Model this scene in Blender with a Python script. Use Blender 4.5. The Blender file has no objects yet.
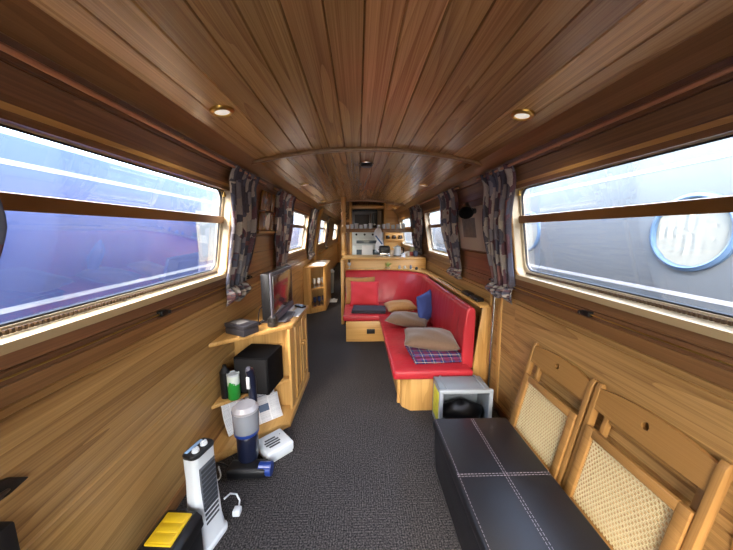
import bpy, bmesh, math, random
from mathutils import Vector, Matrix
S = bpy.context.scene
COL = S.collection
random.seed(7)
PI = math.pi
CX = 0.07                     # centre line of the cabin

# ------------------------------------------------------------------ helpers
def lin(h):
    h = h.lstrip('#')
    out = []
    for i in (0, 2, 4):
        c = int(h[i:i+2], 16) / 255
        out.append(c / 12.92 if c <= .04045 else ((c + .055) / 1.055) ** 2.4)
    return (*out, 1)

class MB:
    """collects verts and faces of ONE mesh"""
    def __init__(s):
        s.v = []; s.f = []; s.pid = []; s.uv = []; s.has_uv = False
    def add(s, vs, fs, M=None, pid=0, uvs=None):
        o = len(s.v)
        for p in vs:
            p = Vector(p)
            if M is not None: p = M @ p
            s.v.append(p)
        for i, f in enumerate(fs):
            s.f.append([o + k for k in f]); s.pid.append(pid)
            if uvs is not None:
                s.has_uv = True
                s.uv.append([uvs[k] for k in f])
            else:
                s.uv.append([(0, 0)] * len(f))
        return s
    def box(s, x0, x1, y0, y1, z0, z1, bev=0, M=None, pid=0, seg=2):
        if bev > 0:
            bm = bmesh.new()
            bmesh.ops.create_cube(bm, size=1)
            for v in bm.verts:
                v.co = Vector(((x0+x1)/2 + v.co.x*(x1-x0), (y0+y1)/2 + v.co.y*(y1-y0), (z0+z1)/2 + v.co.z*(z1-z0)))
            bmesh.ops.bevel(bm, geom=list(bm.edges), offset=bev, segments=seg, profile=.5, affect='EDGES')
            bm.verts.index_update()
            s.add([v.co.copy() for v in bm.verts], [[v.index for v in f.verts] for f in bm.faces], M, pid)
            bm.free()
            return s
        vs = [(x0,y0,z0),(x1,y0,z0),(x1,y1,z0),(x0,y1,z0),(x0,y0,z1),(x1,y0,z1),(x1,y1,z1),(x0,y1,z1)]
        fs = [(3,2,1,0),(4,5,6,7),(0,1,5,4),(1,2,6,5),(2,3,7,6),(3,0,4,7)]
        return s.add(vs, fs, M, pid)
    def prism(s, poly, h0, h1, axis='Z', M=None, pid=0, bev=0):
        """polygon (a,b) extruded along axis: Z->(x,y), Y->(x,z), X->(y,z)"""
        def P(a, b, h):
            return (a, b, h) if axis == 'Z' else ((a, h, b) if axis == 'Y' else (h, a, b))
        n = len(poly)
        vs = [P(a, b, h0) for a, b in poly] + [P(a, b, h1) for a, b in poly]
        fs = [list(range(n))[::-1], list(range(n, 2*n))] + [[i, (i+1) % n, n+(i+1) % n, n+i] for i in range(n)]
        bm = bmesh.new()
        bv = [bm.verts.new(p) for p in vs]
        for f in fs: bm.faces.new([bv[i] for i in f])
        bmesh.ops.recalc_face_normals(bm, faces=bm.faces)
        if bev > 0:
            bmesh.ops.bevel(bm, geom=list(bm.edges), offset=bev, segments=2, profile=.5, affect='EDGES')
        bm.verts.index_update()
        s.add([v.co.copy() for v in bm.verts], [[v.index for v in f.verts] for f in bm.faces], M, pid)
        bm.free()
        return s
    def tube(s, pts, r, n=10, closed=False, M=None, flat=1.0, pid=0):
        pts = [Vector(p) for p in pts]
        m = len(pts)
        rs = r if isinstance(r, (list, tuple)) else [r] * m
        vs = []; fs = []
        ref = None
        for i, p in enumerate(pts):
            a = pts[i-1] if (i > 0 or closed) else p
            b = pts[(i+1) % m] if (i < m-1 or closed) else p
            t = (b - a).normalized()
            if ref is None:
                ref = Vector((0, 0, 1)) if abs(t.z) < .9 else Vector((1, 0, 0))
            u = (ref - t * ref.dot(t)).normalized()
            ref = u
            w = t.cross(u)
            for k in range(n):
                an = 2 * PI * k / n
                vs.append(p + u * (rs[i] * math.cos(an) * flat) + w * (rs[i] * math.sin(an)))
        segs = m if closed else m - 1
        for i in range(segs):
            j = (i+1) % m
            for k in range(n):
                l = (k+1) % n
                fs.append([i*n+k, i*n+l, j*n+l, j*n+k])
        if not closed:
            fs.append(list(range(n))[::-1]); fs.append([(m-1)*n+k for k in range(n)])
        return s.add(vs, fs, M, pid)
    def lathe(s, prof, c=(0,0,0), n=24, M=None, axis='Z', pid=0):
        """prof: (radius, height) list; ends with radius 0 close it"""
        vs = []; fs = []
        c = Vector(c)
        for r, h in prof:
            for k in range(n):
                a = 2*PI*k/n
                q = (r*math.cos(a), r*math.sin(a), h)
                if axis == 'X': q = (q[2], q[0], q[1])
                elif axis == 'Y': q = (q[1], q[2], q[0])
                vs.append(c + Vector(q))
        m = len(prof)
        for i in range(m-1):
            for k in range(n):
                l = (k+1) % n
                fs.append([i*n+k, i*n+l, (i+1)*n+l, (i+1)*n+k])
        fs.append(list(range(n))[::-1]); fs.append([(m-1)*n+k for k in range(n)])
        return s.add(vs, fs, M, pid)
    def grid(s, fn, nu, nv, M=None, closed_u=False, pid=0):
        vs = []; uv = []
        for j in range(nv+1):
            for i in range(nu+1):
                u, v = i/nu, j/nv
                vs.append(fn(u, v)); uv.append((u, v))
        fs = []
        for j in range(nv):
            for i in range(nu):
                a = j*(nu+1)+i
                fs.append([a, a+1, a+nu+2, a+nu+1])
        return s.add(vs, fs, M, pid, uv)

def obj(name, mb, mat, parent=None, smooth=30, local=False, kind=None, weld=False):
    me = bpy.data.meshes.new(name)
    off = Vector((0, 0, 0))
    if parent is not None and not local:
        off = world_loc(parent)
    me.from_pydata([tuple(p - off) for p in mb.v], [], mb.f)
    if any(mb.pid):
        at = me.attributes.new('pid', 'FLOAT', 'FACE')
        for i, p in enumerate(mb.pid): at.data[i].value = p
    if mb.has_uv:
        ul = me.uv_layers.new(name='UVMap')
        k = 0
        for poly, us in zip(me.polygons, mb.uv):
            for li, u in zip(poly.loop_indices, us):
                ul.data[li].uv = u
    bm = bmesh.new(); bm.from_mesh(me)
    if weld: bmesh.ops.remove_doubles(bm, verts=bm.verts, dist=1e-5)
    bmesh.ops.recalc_face_normals(bm, faces=bm.faces)
    bm.to_mesh(me); bm.free()
    if smooth:
        for p in me.polygons: p.use_smooth = True
        me.set_sharp_from_angle(angle=math.radians(smooth))
    me.materials.append(mat)
    o = bpy.data.objects.new(name, me)
    COL.objects.link(o)
    if parent is not None: o.parent = parent
    if kind: o['kind'] = kind
    return o

def world_loc(o):
    l = Vector(o.location)
    while o.parent is not None:
        o = o.parent; l = l + Vector(o.location)
    return l

def tag(o, label, cat, group=None):
    o['label'] = label; o['category'] = cat
    if group: o['group'] = group
    return o

def thing(name, label, cat, loc=(0,0,0), group=None):
    o = bpy.data.objects.new(name, None)
    o.empty_display_size = .05
    COL.objects.link(o); o.location = loc
    return tag(o, label, cat, group)

def single(name, mb, mat, label, cat, group=None, smooth=30, loc=None):
    """a thing that is one mesh; its origin goes to the bottom centre"""
    if loc is None:
        xs = [p.x for p in mb.v]; ys = [p.y for p in mb.v]; zs = [p.z for p in mb.v]
        loc = ((min(xs)+max(xs))/2, (min(ys)+max(ys))/2, min(zs))
    loc = Vector(loc)
    for i, p in enumerate(mb.v): mb.v[i] = p - loc
    o = obj(name, mb, mat, None, smooth)
    o.location = loc
    return tag(o, label, cat, group)

def struct(name, mb, mat, smooth=30, parent=None):
    o = obj(name, mb, mat, parent, smooth)
    if parent is None: o['kind'] = 'structure'
    return o

def struct_root(name, loc=(0,0,0)):
    o = bpy.data.objects.new(name, None); COL.objects.link(o); o.location = loc
    o['kind'] = 'structure'
    return o

def dup(root, loc, rot=None, label=None, group=None):
    r = root.copy(); COL.objects.link(r); r.location = loc
    if rot is not None: r.rotation_euler = rot
    if label: r['label'] = label
    if group: r['group'] = group
    for ch in list(root.children):
        c = ch.copy(); COL.objects.link(c); c.parent = r
        for g in list(ch.children):
            d = g.copy(); COL.objects.link(d); d.parent = c
    return r

# ------------------------------------------------------------------ materials
def nodes(name):
    m = bpy.data.materials.new(name); m.use_nodes = True
    nt = m.node_tree; b = nt.nodes['Principled BSDF']
    return m, nt, b

def N(nt, t, **kw):
    n = nt.nodes.new(t)
    for k, v in kw.items():
        if k in n.inputs.keys() if isinstance(k, str) else False: n.inputs[k].default_value = v
        else: setattr(n, k, v)
    return n

def math_node(nt, op, a, b=None, clamp=False):
    n = nt.nodes.new('ShaderNodeMath'); n.operation = op; n.use_clamp = clamp
    for i, x in enumerate((a, b)):
        if x is None: continue
        if isinstance(x, (int, float)): n.inputs[i].default_value = x
        else: nt.links.new(x, n.inputs[i])
    return n.outputs[0]

def mixc(nt, fac, a, b, blend='MIX'):
    n = nt.nodes.new('ShaderNodeMix'); n.data_type = 'RGBA'; n.blend_type = blend
    for i, x in ((0, fac), (6, a), (7, b)):
        if isinstance(x, (int, float)): n.inputs[i].default_value = x
        elif isinstance(x, tuple): n.inputs[i].default_value = x
        else: nt.links.new(x, n.inputs[i])
    return n.outputs[2]

def plain(name, col, rough=.5, metal=0, spec=.5, noise=.0, nscale=40, bump=0, coat=0, trans=0, ior=1.45, sheen=0):
    m, nt, b = nodes(name)
    c = lin(col)
    b.inputs['Base Color'].default_value = c
    b.inputs['Roughness'].default_value = rough
    b.inputs['Metallic'].default_value = metal
    b.inputs['Specular IOR Level'].default_value = spec
    b.inputs['Coat Weight'].default_value = coat
    b.inputs['Coat Roughness'].default_value = .08
    b.inputs['Transmission Weight'].default_value = trans
    b.inputs['IOR'].default_value = ior
    b.inputs['Sheen Weight'].default_value = sheen
    tc = nt.nodes.new('ShaderNodeTexCoord')
    nz = nt.nodes.new('ShaderNodeTexNoise'); nz.inputs['Scale'].default_value = nscale; nz.inputs['Detail'].default_value = 4
    nt.links.new(tc.outputs['Object'], nz.inputs['Vector'])
    if noise > 0:
        d = tuple(x * (1 - noise) for x in c[:3]) + (1,)
        l = tuple(min(1, x * (1 + noise)) for x in c[:3]) + (1,)
        nt.links.new(mixc(nt, nz.outputs['Fac'], d, l), b.inputs['Base Color'])
    if bump > 0:
        bp = nt.nodes.new('ShaderNodeBump'); bp.inputs['Strength'].default_value = bump; bp.inputs['Distance'].default_value = .002
        nt.links.new(nz.outputs['Fac'], bp.inputs['Height']); nt.links.new(bp.outputs[0], b.inputs['Normal'])
    return m

def wood(name, dark, light, axis='Y', rough=.33, tint=.22, ring=7, across=7, along=.55, fibre=.45, spec=.5, hue=None):
    """varnished timber: stretched noise rings (cathedral grain) + fine fibres; attribute pid varies each plank"""
    m, nt, b = nodes(name)
    tc = nt.nodes.new('ShaderNodeTexCoord')
    at = nt.nodes.new('ShaderNodeAttribute'); at.attribute_name = 'pid'
    wn = nt.nodes.new('ShaderNodeTexWhiteNoise'); wn.noise_dimensions = '1D'
    nt.links.new(at.outputs['Fac'], wn.inputs['W'])
    sc = {'X': (along, across, across), 'Y': (across, along, across), 'Z': (across, across, along)}[axis]
    mp = nt.nodes.new('ShaderNodeMapping'); mp.inputs['Scale'].default_value = sc
    off = nt.nodes.new('ShaderNodeVectorMath'); off.operation = 'SCALE'; off.inputs['Scale'].default_value = 23
    nt.links.new(wn.outputs['Color'], off.inputs[0])
    ad = nt.nodes.new('ShaderNodeVectorMath'); ad.operation = 'ADD'
    nt.links.new(tc.outputs['Object'], mp.inputs['Vector'])
    nt.links.new(mp.outputs[0], ad.inputs[0]); nt.links.new(off.outputs[0], ad.inputs[1])
    n1 = nt.nodes.new('ShaderNodeTexNoise'); n1.inputs['Scale'].default_value = .55; n1.inputs['Detail'].default_value = 2.5; n1.inputs['Roughness'].default_value = .45; n1.inputs['Distortion'].default_value = .4
    nt.links.new(ad.outputs[0], n1.inputs['Vector'])
    rr = math_node(nt, 'MULTIPLY', n1.outputs['Fac'], ring * 2)
    rings = math_node(nt, 'POWER', math_node(nt, 'FRACT', rr), 2.2)
    rings = math_node(nt, 'ADD', math_node(nt, 'MULTIPLY', rings, .7), math_node(nt, 'MULTIPLY', math_node(nt, 'PINGPONG', rr, 1), .3))
    sv = nt.nodes.new('ShaderNodeVectorMath'); sv.operation = 'MULTIPLY'
    k = {'X': (3, 26, 26), 'Y': (26, 3, 26), 'Z': (26, 26, 3)}[axis]
    sv.inputs[1].default_value = k
    nt.links.new(ad.outputs[0], sv.inputs[0])
    n2 = nt.nodes.new('ShaderNodeTexNoise'); n2.inputs['Scale'].default_value = 1; n2.inputs['Detail'].default_value = 3
    nt.links.new(sv.outputs[0], n2.inputs['Vector'])
    fib = math_node(nt, 'ADD', math_node(nt, 'MULTIPLY', math_node(nt, 'SUBTRACT', n2.outputs['Fac'], .5), 2.4), .5, True)
    f = math_node(nt, 'ADD', math_node(nt, 'MULTIPLY', rings, 1 - fibre), math_node(nt, 'MULTIPLY', fib, fibre))
    c = mixc(nt, f, lin(light), lin(dark))
    hv = nt.nodes.new('ShaderNodeHueSaturation')
    val = math_node(nt, 'ADD', math_node(nt, 'MULTIPLY', wn.outputs['Value'], tint * 2), 1 - tint)
    nt.links.new(val, hv.inputs['Value']); nt.links.new(c, hv.inputs['Color'])
    if hue:
        hh = math_node(nt, 'ADD', math_node(nt, 'MULTIPLY', wn.outputs['Color'], hue * 2), .5 - hue)
        nt.links.new(hh, hv.inputs['Hue'])
    nt.links.new(hv.outputs[0], b.inputs['Base Color'])
    b.inputs['Roughness'].default_value = rough
    b.inputs['Specular IOR Level'].default_value = spec; b.inputs['Coat Weight'].default_value = .35 if name == 'ceiling boards' else 0; b.inputs['Coat Roughness'].default_value = .2
    bp = nt.nodes.new('ShaderNodeBump'); bp.inputs['Strength'].default_value = .12; bp.inputs['Distance'].default_value = .001
    nt.links.new(n2.outputs['Fac'], bp.inputs['Height']); nt.links.new(bp.outputs[0], b.inputs['Normal'])
    return m

def carpet(name):
    """charcoal carpet tiles, ribs turned a quarter from tile to tile, pale flecks in the loops"""
    m, nt, b = nodes(name)
    tc = nt.nodes.new('ShaderNodeTexCoord')
    sx = nt.nodes.new('ShaderNodeSeparateXYZ'); nt.links.new(tc.outputs['Object'], sx.inputs[0])
    ck = nt.nodes.new('ShaderNodeTexChecker'); ck.inputs['Scale'].default_value = 5.0
    ck.inputs['Color1'].default_value = (0, 0, 0, 1); ck.inputs['Color2'].default_value = (1, 1, 1, 1)
    of = nt.nodes.new('ShaderNodeVectorMath'); of.operation = 'ADD'; of.inputs[1].default_value = (.033, .0, .05)
    nt.links.new(tc.outputs['Object'], of.inputs[0]); nt.links.new(of.outputs[0], ck.inputs['Vector'])
    def rib(sock):
        return math_node(nt, 'PINGPONG', math_node(nt, 'MULTIPLY', sock, 170), 1)
    sel = ck.outputs['Fac']
    ribs = math_node(nt, 'ADD', math_node(nt, 'MULTIPLY', rib(sx.outputs[0]), math_node(nt, 'SUBTRACT', 1, sel)), math_node(nt, 'MULTIPLY', rib(sx.outputs[1]), sel))
    nz = nt.nodes.new('ShaderNodeTexNoise'); nz.inputs['Scale'].default_value = 140; nz.inputs['Detail'].default_value = 3
    nt.links.new(tc.outputs['Object'], nz.inputs['Vector'])
    fl = math_node(nt, 'ADD', math_node(nt, 'MULTIPLY', math_node(nt, 'SUBTRACT', nz.outputs['Fac'], .5), 3.0), .42, True)
    big = nt.nodes.new('ShaderNodeTexNoise'); big.inputs['Scale'].default_value = 4; big.inputs['Detail'].default_value = 4
    nt.links.new(tc.outputs['Object'], big.inputs['Vector'])
    f = math_node(nt, 'MULTIPLY', math_node(nt, 'ADD', math_node(nt, 'MULTIPLY', ribs, .6), .4), fl)
    c = mixc(nt, f, lin('#0e0d11'), lin('#716c6a'))
    c = mixc(nt, .3, c, mixc(nt, big.outputs['Fac'], lin('#121114'), lin('#3f3d3d')))
    nt.links.new(c, b.inputs['Base Color'])
    b.inputs['Roughness'].default_value = .95; b.inputs['Specular IOR Level'].default_value = .1
    bp = nt.nodes.new('ShaderNodeBump'); bp.inputs['Strength'].default_value = .7; bp.inputs['Distance'].default_value = .003
    nt.links.new(f, bp.inputs['Height']); nt.links.new(bp.outputs[0], b.inputs['Normal'])
    return m

def patch_cloth(name):
    """curtain print: upright painterly patches of navy, grey, cream, rust and wine"""
    m, nt, b = nodes(name)
    tc = nt.nodes.new('ShaderNodeTexCoord')
    mp = nt.nodes.new('ShaderNodeMapping'); mp.inputs['Scale'].default_value = (10, 9, 1)
    nt.links.new(tc.outputs['UV'], mp.inputs['Vector'])
    oi = nt.nodes.new('ShaderNodeObjectInfo')
    ad = nt.nodes.new('ShaderNodeVectorMath'); ad.operation = 'ADD'
    nt.links.new(mp.outputs[0], ad.inputs[0])
    mu = math_node(nt, 'MULTIPLY', oi.outputs['Random'], 40)
    cb = nt.nodes.new('ShaderNodeCombineXYZ'); nt.links.new(mu, cb.inputs[0]); nt.links.new(mu, cb.inputs[1])
    nt.links.new(cb.outputs[0], ad.inputs[1])
    nz = nt.nodes.new('ShaderNodeTexNoise'); nz.inputs['Scale'].default_value = 2.2; nz.inputs['Detail'].default_value = 4
    nt.links.new(ad.outputs[0], nz.inputs['Vector'])
    w = mixc(nt, .16, ad.outputs[0], nz.outputs['Color'], 'ADD')
    vo = nt.nodes.new('ShaderNodeTexVoronoi'); vo.inputs['Scale'].default_value = 1; vo.distance = 'CHEBYCHEV'; vo.inputs['Randomness'].default_value = .8
    nt.links.new(w, vo.inputs['Vector'])
    sp = nt.nodes.new('ShaderNodeSeparateColor'); nt.links.new(vo.outputs['Color'], sp.inputs[0])
    cr = nt.nodes.new('ShaderNodeValToRGB'); cr.color_ramp.interpolation = 'CONSTANT'
    stops = [(0, '#34363f'), (.16, '#8d8c92'), (.3, '#5b2a30'), (.42, '#b9b0a4'), (.54, '#4b5568'), (.66, '#a8a39b'), (.76, '#7d4a3a'), (.86, '#2b2c33'), (.93, '#c9bfae')]
    e = cr.color_ramp.elements
    e[0].position = 0; e[0].color = lin(stops[0][1]); e[1].position = stops[1][0]; e[1].color = lin(stops[1][1])
    for p, c in stops[2:]:
        x = e.new(p); x.color = lin(c)
    nt.links.new(sp.outputs[0], cr.inputs[0])
    n2 = nt.nodes.new('ShaderNodeTexNoise'); n2.inputs['Scale'].default_value = 9; n2.inputs['Detail'].default_value = 5
    nt.links.new(ad.outputs[0], n2.inputs['Vector'])
    c = mixc(nt, math_node(nt, 'MULTIPLY', n2.outputs['Fac'], .75), cr.outputs[0], lin('#6a6672'))
    nt.links.new(c, b.inputs['Base Color']); b.inputs['Roughness'].default_value = .85
    b.inputs['Specular IOR Level'].default_value = .15
    return m

def glass(name, tint='#ffffff', gloss=.05, col2='#eef4ff'):
    m = bpy.data.materials.new(name); m.use_nodes = True
    nt = m.node_tree; nt.nodes.clear()
    out = nt.nodes.new('ShaderNodeOutputMaterial')
    t = nt.nodes.new('ShaderNodeBsdfTransparent'); t.inputs[0].default_value = lin(tint)
    g = nt.nodes.new('ShaderNodeBsdfGlossy'); g.inputs['Roughness'].default_value = .02; g.inputs[0].default_value = lin(col2)
    fr = nt.nodes.new('ShaderNodeFresnel'); fr.inputs[0].default_value = 1.4
    tc = nt.nodes.new('ShaderNodeTexCoord')
    nz = nt.nodes.new('ShaderNodeTexNoise'); nz.inputs['Scale'].default_value = 3
    nt.links.new(tc.outputs['Object'], nz.inputs['Vector'])
    k = math_node(nt, 'MULTIPLY', fr.outputs[0], math_node(nt, 'ADD', math_node(nt, 'MULTIPLY', nz.outputs['Fac'], .3), gloss * 10))
    mx = nt.nodes.new('ShaderNodeMixShader')
    nt.links.new(k, mx.inputs[0]); nt.links.new(t.outputs[0], mx.inputs[1]); nt.links.new(g.outputs[0], mx.inputs[2])
    nt.links.new(mx.outputs[0], out.inputs[0])
    return m

def emit(name, col, strength):
    m, nt, b = nodes(name)
    b.inputs['Base Color'].default_value = lin(col)
    b.inputs['Emission Color'].default_value = lin(col); b.inputs['Emission Strength'].default_value = strength
    return m

def tartan(name):
    m, nt, b = nodes(name)
    tc = nt.nodes.new('ShaderNodeTexCoord')
    sx = nt.nodes.new('ShaderNodeSeparateXYZ'); nt.links.new(tc.outputs['Object'], sx.inputs[0])
    def stripes(s, freq, lo, ph=0.0):
        fr = math_node(nt, 'FRACT', math_node(nt, 'ADD', math_node(nt, 'MULTIPLY', s, freq), ph))
        return math_node(nt, 'LESS_THAN', fr, lo)
    ax = math_node(nt, 'ADD', sx.outputs[0], math_node(nt, 'MULTIPLY', sx.outputs[2], .4))
    ay = math_node(nt, 'ADD', sx.outputs[1], sx.outputs[2])
    c = mixc(nt, math_node(nt, 'MULTIPLY', stripes(ax, 14, .45), .35), lin('#2c3c66'), lin('#8c2430'))
    c = mixc(nt, math_node(nt, 'MULTIPLY', stripes(ay, 14, .45), .35), c, lin('#8c2430'))
    c = mixc(nt, math_node(nt, 'MULTIPLY', stripes(ax, 14, .07, .3), .5), c, lin('#b9a98a'))
    c = mixc(nt, math_node(nt, 'MULTIPLY', stripes(ay, 14, .07, .3), .5), c, lin('#b9a98a'))
    nt.links.new(c, b.inputs['Base Color']); b.inputs['Roughness'].default_value = .95
    b.inputs['Specular IOR Level'].default_value = .1
    return m

def newsprint(name):
    m, nt, b = nodes(name)
    tc = nt.nodes.new('ShaderNodeTexCoord')
    mp = nt.nodes.new('ShaderNodeMapping'); mp.inputs['Scale'].default_value = (3, 26, 1)
    nt.links.new(tc.outputs['UV'], mp.inputs['Vector'])
    br = nt.nodes.new('ShaderNodeTexBrick'); br.offset = 0
    br.inputs['Scale'].default_value = 1; br.inputs['Mortar Size'].default_value = .07; br.inputs['Brick Width'].default_value = 1; br.inputs['Row Height'].default_value = 1
    br.inputs['Color1'].default_value = lin('#a9abad'); br.inputs['Color2'].default_value = lin('#cfd0d0'); br.inputs['Mortar'].default_value = lin('#e8e8e6')
    nt.links.new(mp.outputs[0], br.inputs['Vector'])
    sx = nt.nodes.new('ShaderNodeSeparateXYZ'); nt.links.new(tc.outputs['UV'], sx.inputs[0])
    rows = math_node(nt, 'LESS_THAN', math_node(nt, 'FRACT', math_node(nt, 'MULTIPLY', sx.outputs[1], 26)), .5)
    c = mixc(nt, rows, br.outputs[0], lin('#ecebe8'))
    # a picture block and a headline bar
    px = math_node(nt, 'MULTIPLY', math_node(nt, 'GREATER_THAN', sx.outputs[0], .35), math_node(nt, 'LESS_THAN', sx.outputs[0], .66))
    py = math_node(nt, 'MULTIPLY', math_node(nt, 'GREATER_THAN', sx.outputs[1], .4), math_node(nt, 'LESS_THAN', sx.outputs[1], .68))
    c = mixc(nt, math_node(nt, 'MULTIPLY', px, py), c, lin('#55657c'))
    nt.links.new(c, b.inputs['Base Color']); b.inputs['Roughness'].default_value = .8
    return m

def leather(name, col, rough=.38, bump=.25, wr=0):
    m, nt, b = nodes(name)
    tc = nt.nodes.new('ShaderNodeTexCoord')
    vo = nt.nodes.new('ShaderNodeTexVoronoi'); vo.inputs['Scale'].default_value = 260
    nt.links.new(tc.outputs['Object'], vo.inputs['Vector'])
    nz = nt.nodes.new('ShaderNodeTexNoise'); nz.inputs['Scale'].default_value = 5; nz.inputs['Detail'].default_value = 4
    nt.links.new(tc.outputs['Object'], nz.inputs['Vector'])
    c = lin(col); d = tuple(x * .85 for x in c[:3]) + (1,); l = tuple(min(1, x * 1.12) for x in c[:3]) + (1,)
    nt.links.new(mixc(nt, nz.outputs['Fac'], d, l), b.inputs['Base Color'])
    b.inputs['Roughness'].default_value = rough
    bp = nt.nodes.new('ShaderNodeBump'); bp.inputs['Strength'].default_value = bump; bp.inputs['Distance'].default_value = .0006
    nt.links.new(vo.outputs['Distance'], bp.inputs['Height'])
    if wr:
        mp = nt.nodes.new('ShaderNodeMapping'); mp.inputs['Scale'].default_value = (9, 9, 2.2); mp.inputs['Rotation'].default_value = (.35, .5, 0)
        nt.links.new(tc.outputs['Object'], mp.inputs['Vector'])
        n3 = nt.nodes.new('ShaderNodeTexNoise'); n3.inputs['Scale'].default_value = 1; n3.inputs['Detail'].default_value = 2
        nt.links.new(mp.outputs[0], n3.inputs['Vector'])
        b2 = nt.nodes.new('ShaderNodeBump'); b2.inputs['Strength'].default_value = wr; b2.inputs['Distance'].default_value = .03
        nt.links.new(n3.outputs['Fac'], b2.inputs['Height']); nt.links.new(bp.outputs[0], b2.inputs['Normal'])
        nt.links.new(b2.outputs[0], b.inputs['Normal'])
    else:
        nt.links.new(bp.outputs[0], b.inputs['Normal'])
    return m

M_CEIL = wood('ceiling boards', '#7a532f', '#c79e6a', rough=.26, tint=.26, ring=6, across=9, along=.5, hue=.012)
M_UPPER = wood('brown upper boards', '#553a28', '#8d6646', rough=.32, tint=.14, ring=4, across=9, along=.4, hue=.008)
M_BOUNCE = plain('pale bounce hull paint', '#d9d6cc', .5)  # unseen outer hull faces, made pale to bounce daylight into the gap
M_WALL = wood('oak lining', '#7d5628', '#c8a064', rough=.34, tint=.10, ring=6, across=5, along=.35)
M_BOARD = wood('oak boards', '#7a542a', '#c89f64', rough=.34, tint=.12, ring=9, across=6, along=.3)
M_TRIM = wood('dark oak trim', '#664524', '#8d6640', rough=.35, tint=.12, ring=3, across=16, along=.6)
M_OAKV = wood('pale oak upright', '#a5763a', '#d2a664', axis='Z', rough=.36, tint=.08, ring=4, across=8, along=.6)
M_OAKX = wood('pale oak cross', '#a5763a', '#d2a664', axis='X', rough=.36, tint=.08, ring=4, across=8, along=.6)
M_OAKY = wood('pale oak long', '#a5763a', '#d2a664', axis='Y', rough=.36, tint=.08, ring=4, across=8, along=.6)
M_BEECHZ = wood('beech upright', '#86602f', '#a97e48', axis='Z', rough=.4, tint=.05, ring=2, across=14, along=.8)
M_BEECHY = wood('beech cross', '#86602f', '#a97e48', axis='Y', rough=.4, tint=.05, ring=2, across=14, along=.8)
M_CARPET = carpet('charcoal carpet')
M_CURTAIN = patch_cloth('patchwork curtain cloth')
M_GLASS = glass('window glass', gloss=.015)
M_GLASSL = glass('tinted lower glass', '#fafafc', gloss=.02)
M_FRAME = plain('pale window frame', '#b3a78f', .4, spec=.5)
M_RUBBER = plain('window rubber', '#17181a', .5)
M_BRASSBAR = plain('bronze window bar', '#80592c', .35, metal=.4)
M_SILL = plain('cream painted sill', '#bfab84', .45)
M_COPPER = plain('copper tube', '#c08e6e', .35, metal=.5)
M_BRASS = plain('brass', '#c9a55a', .28, metal=1)
M_CHROME = plain('brushed steel', '#c4c4c2', .25, metal=1)
M_BLACK = plain('black plastic', '#121214', .42)
M_BLACKM = plain('matt black', '#08080a', .8, noise=.3, spec=.15)
M_WHITE = plain('white plastic', '#cdd3d6', .35)
M_GREY = plain('grey plastic', '#868f95', .45, noise=.08, nscale=6)
M_RED = leather('red leather', '#ad2730', .38, .2, .5)
M_REDF = plain('red cotton', '#c43238', .8, noise=.08, nscale=14, bump=.3)
M_OTTO = leather('black leather', '#17171b', .38, .25)
M_STITCH = plain('pale stitching', '#968c92', .7)
M_CANE = plain('woven cane', '#cdbb90', .6, noise=.12, nscale=60)
M_DARKGAP = plain('dark void', '#0e0b09', .9)
WORLD, EXPO, LAMP = 5.0, 0.8, 5.0
# ------------------------------------------------------------------ camera
cam = bpy.data.cameras.new('camera'); camo = bpy.data.objects.new('camera', cam); COL.objects.link(camo)
cam.sensor_width = 36; cam.sensor_fit = 'HORIZONTAL'; cam.lens = 285 / 733 * 36
cam.clip_start = .02
camo.location = (0, 0, 1.33)
camo.rotation_euler = (math.radians(90 - 8.676), 0, math.radians(-1.687))
S.camera = camo

# ------------------------------------------------------------------ cabin shell
Y0, Y1 = -1.3, 12.6
PROF = [(0, .97), (1.03, .942), (1.63, .846), (1.79, .782)]     # (height, half width)
def half(z):
    for (a, h0), (b, h1) in zip(PROF, PROF[1:]):
        if z <= b: return h0 + (h1 - h0) * (z - a) / (b - a)
    return PROF[-1][1]
def wx(side, z): return CX + side * half(z)
def nrm(side, z):                                                # inward normal in the xz plane
    e = .01
    d = Vector((wx(side, z + e) - wx(side, z - e), 0, 2 * e)).normalized()
    return Vector((-side * d.z, 0, side * d.x)) if side > 0 else Vector((d.z, 0, -d.x))
RC = 3.25; ZTOP = 1.875
def ceil_z(x): return ZTOP - (RC - math.sqrt(RC * RC - (x - CX) ** 2))

WT = .07                                                         # wall thickness
GROOVES = [.50, .87, .90, .99, 1.16, 1.30, 1.44, 1.575, 1.69]
def wall_piece(mb, side, y0, y1, z0, z1, grooves=True):
    """boards with V grooves between them, each board tinted by its own pid"""
    cuts = [z0] + [g for g in GROOVES if z0 + .01 < g < z1 - .01 and grooves] + [z1]
    extra = [z for z, h in PROF]
    for i, (a, b) in enumerate(zip(cuts, cuts[1:])):
        pid = 1 + sum(1 for g in GROOVES if g <= a + 1e-6) + (20 if side > 0 else 0) + 40 * int(y0 * 3 + 9)
        g = .0045
        zs = [a, a + g] + [z for z in extra if a + .02 < z < b - .02] + [b - g, b]
        pts = []
        for z in zs:
            dep = .008 if (z in (a, b) and z not in (z0, z1)) else 0
            pts.append((wx(side, z) + side * dep, z))
        back = [(x + side * WT, z) for x, z in pts][::-1]
        poly = pts + back
        n = len(poly)
        vs = [(x, y0, z) for x, z in poly] + [(x, y1, z) for x, z in poly]
        fs = [list(range(n)), list(range(n, 2*n))] + [[k, (k+1) % n, n+(k+1) % n, n+k] for k in range(n)]
        mb.add(vs, fs, pid=pid)

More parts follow.
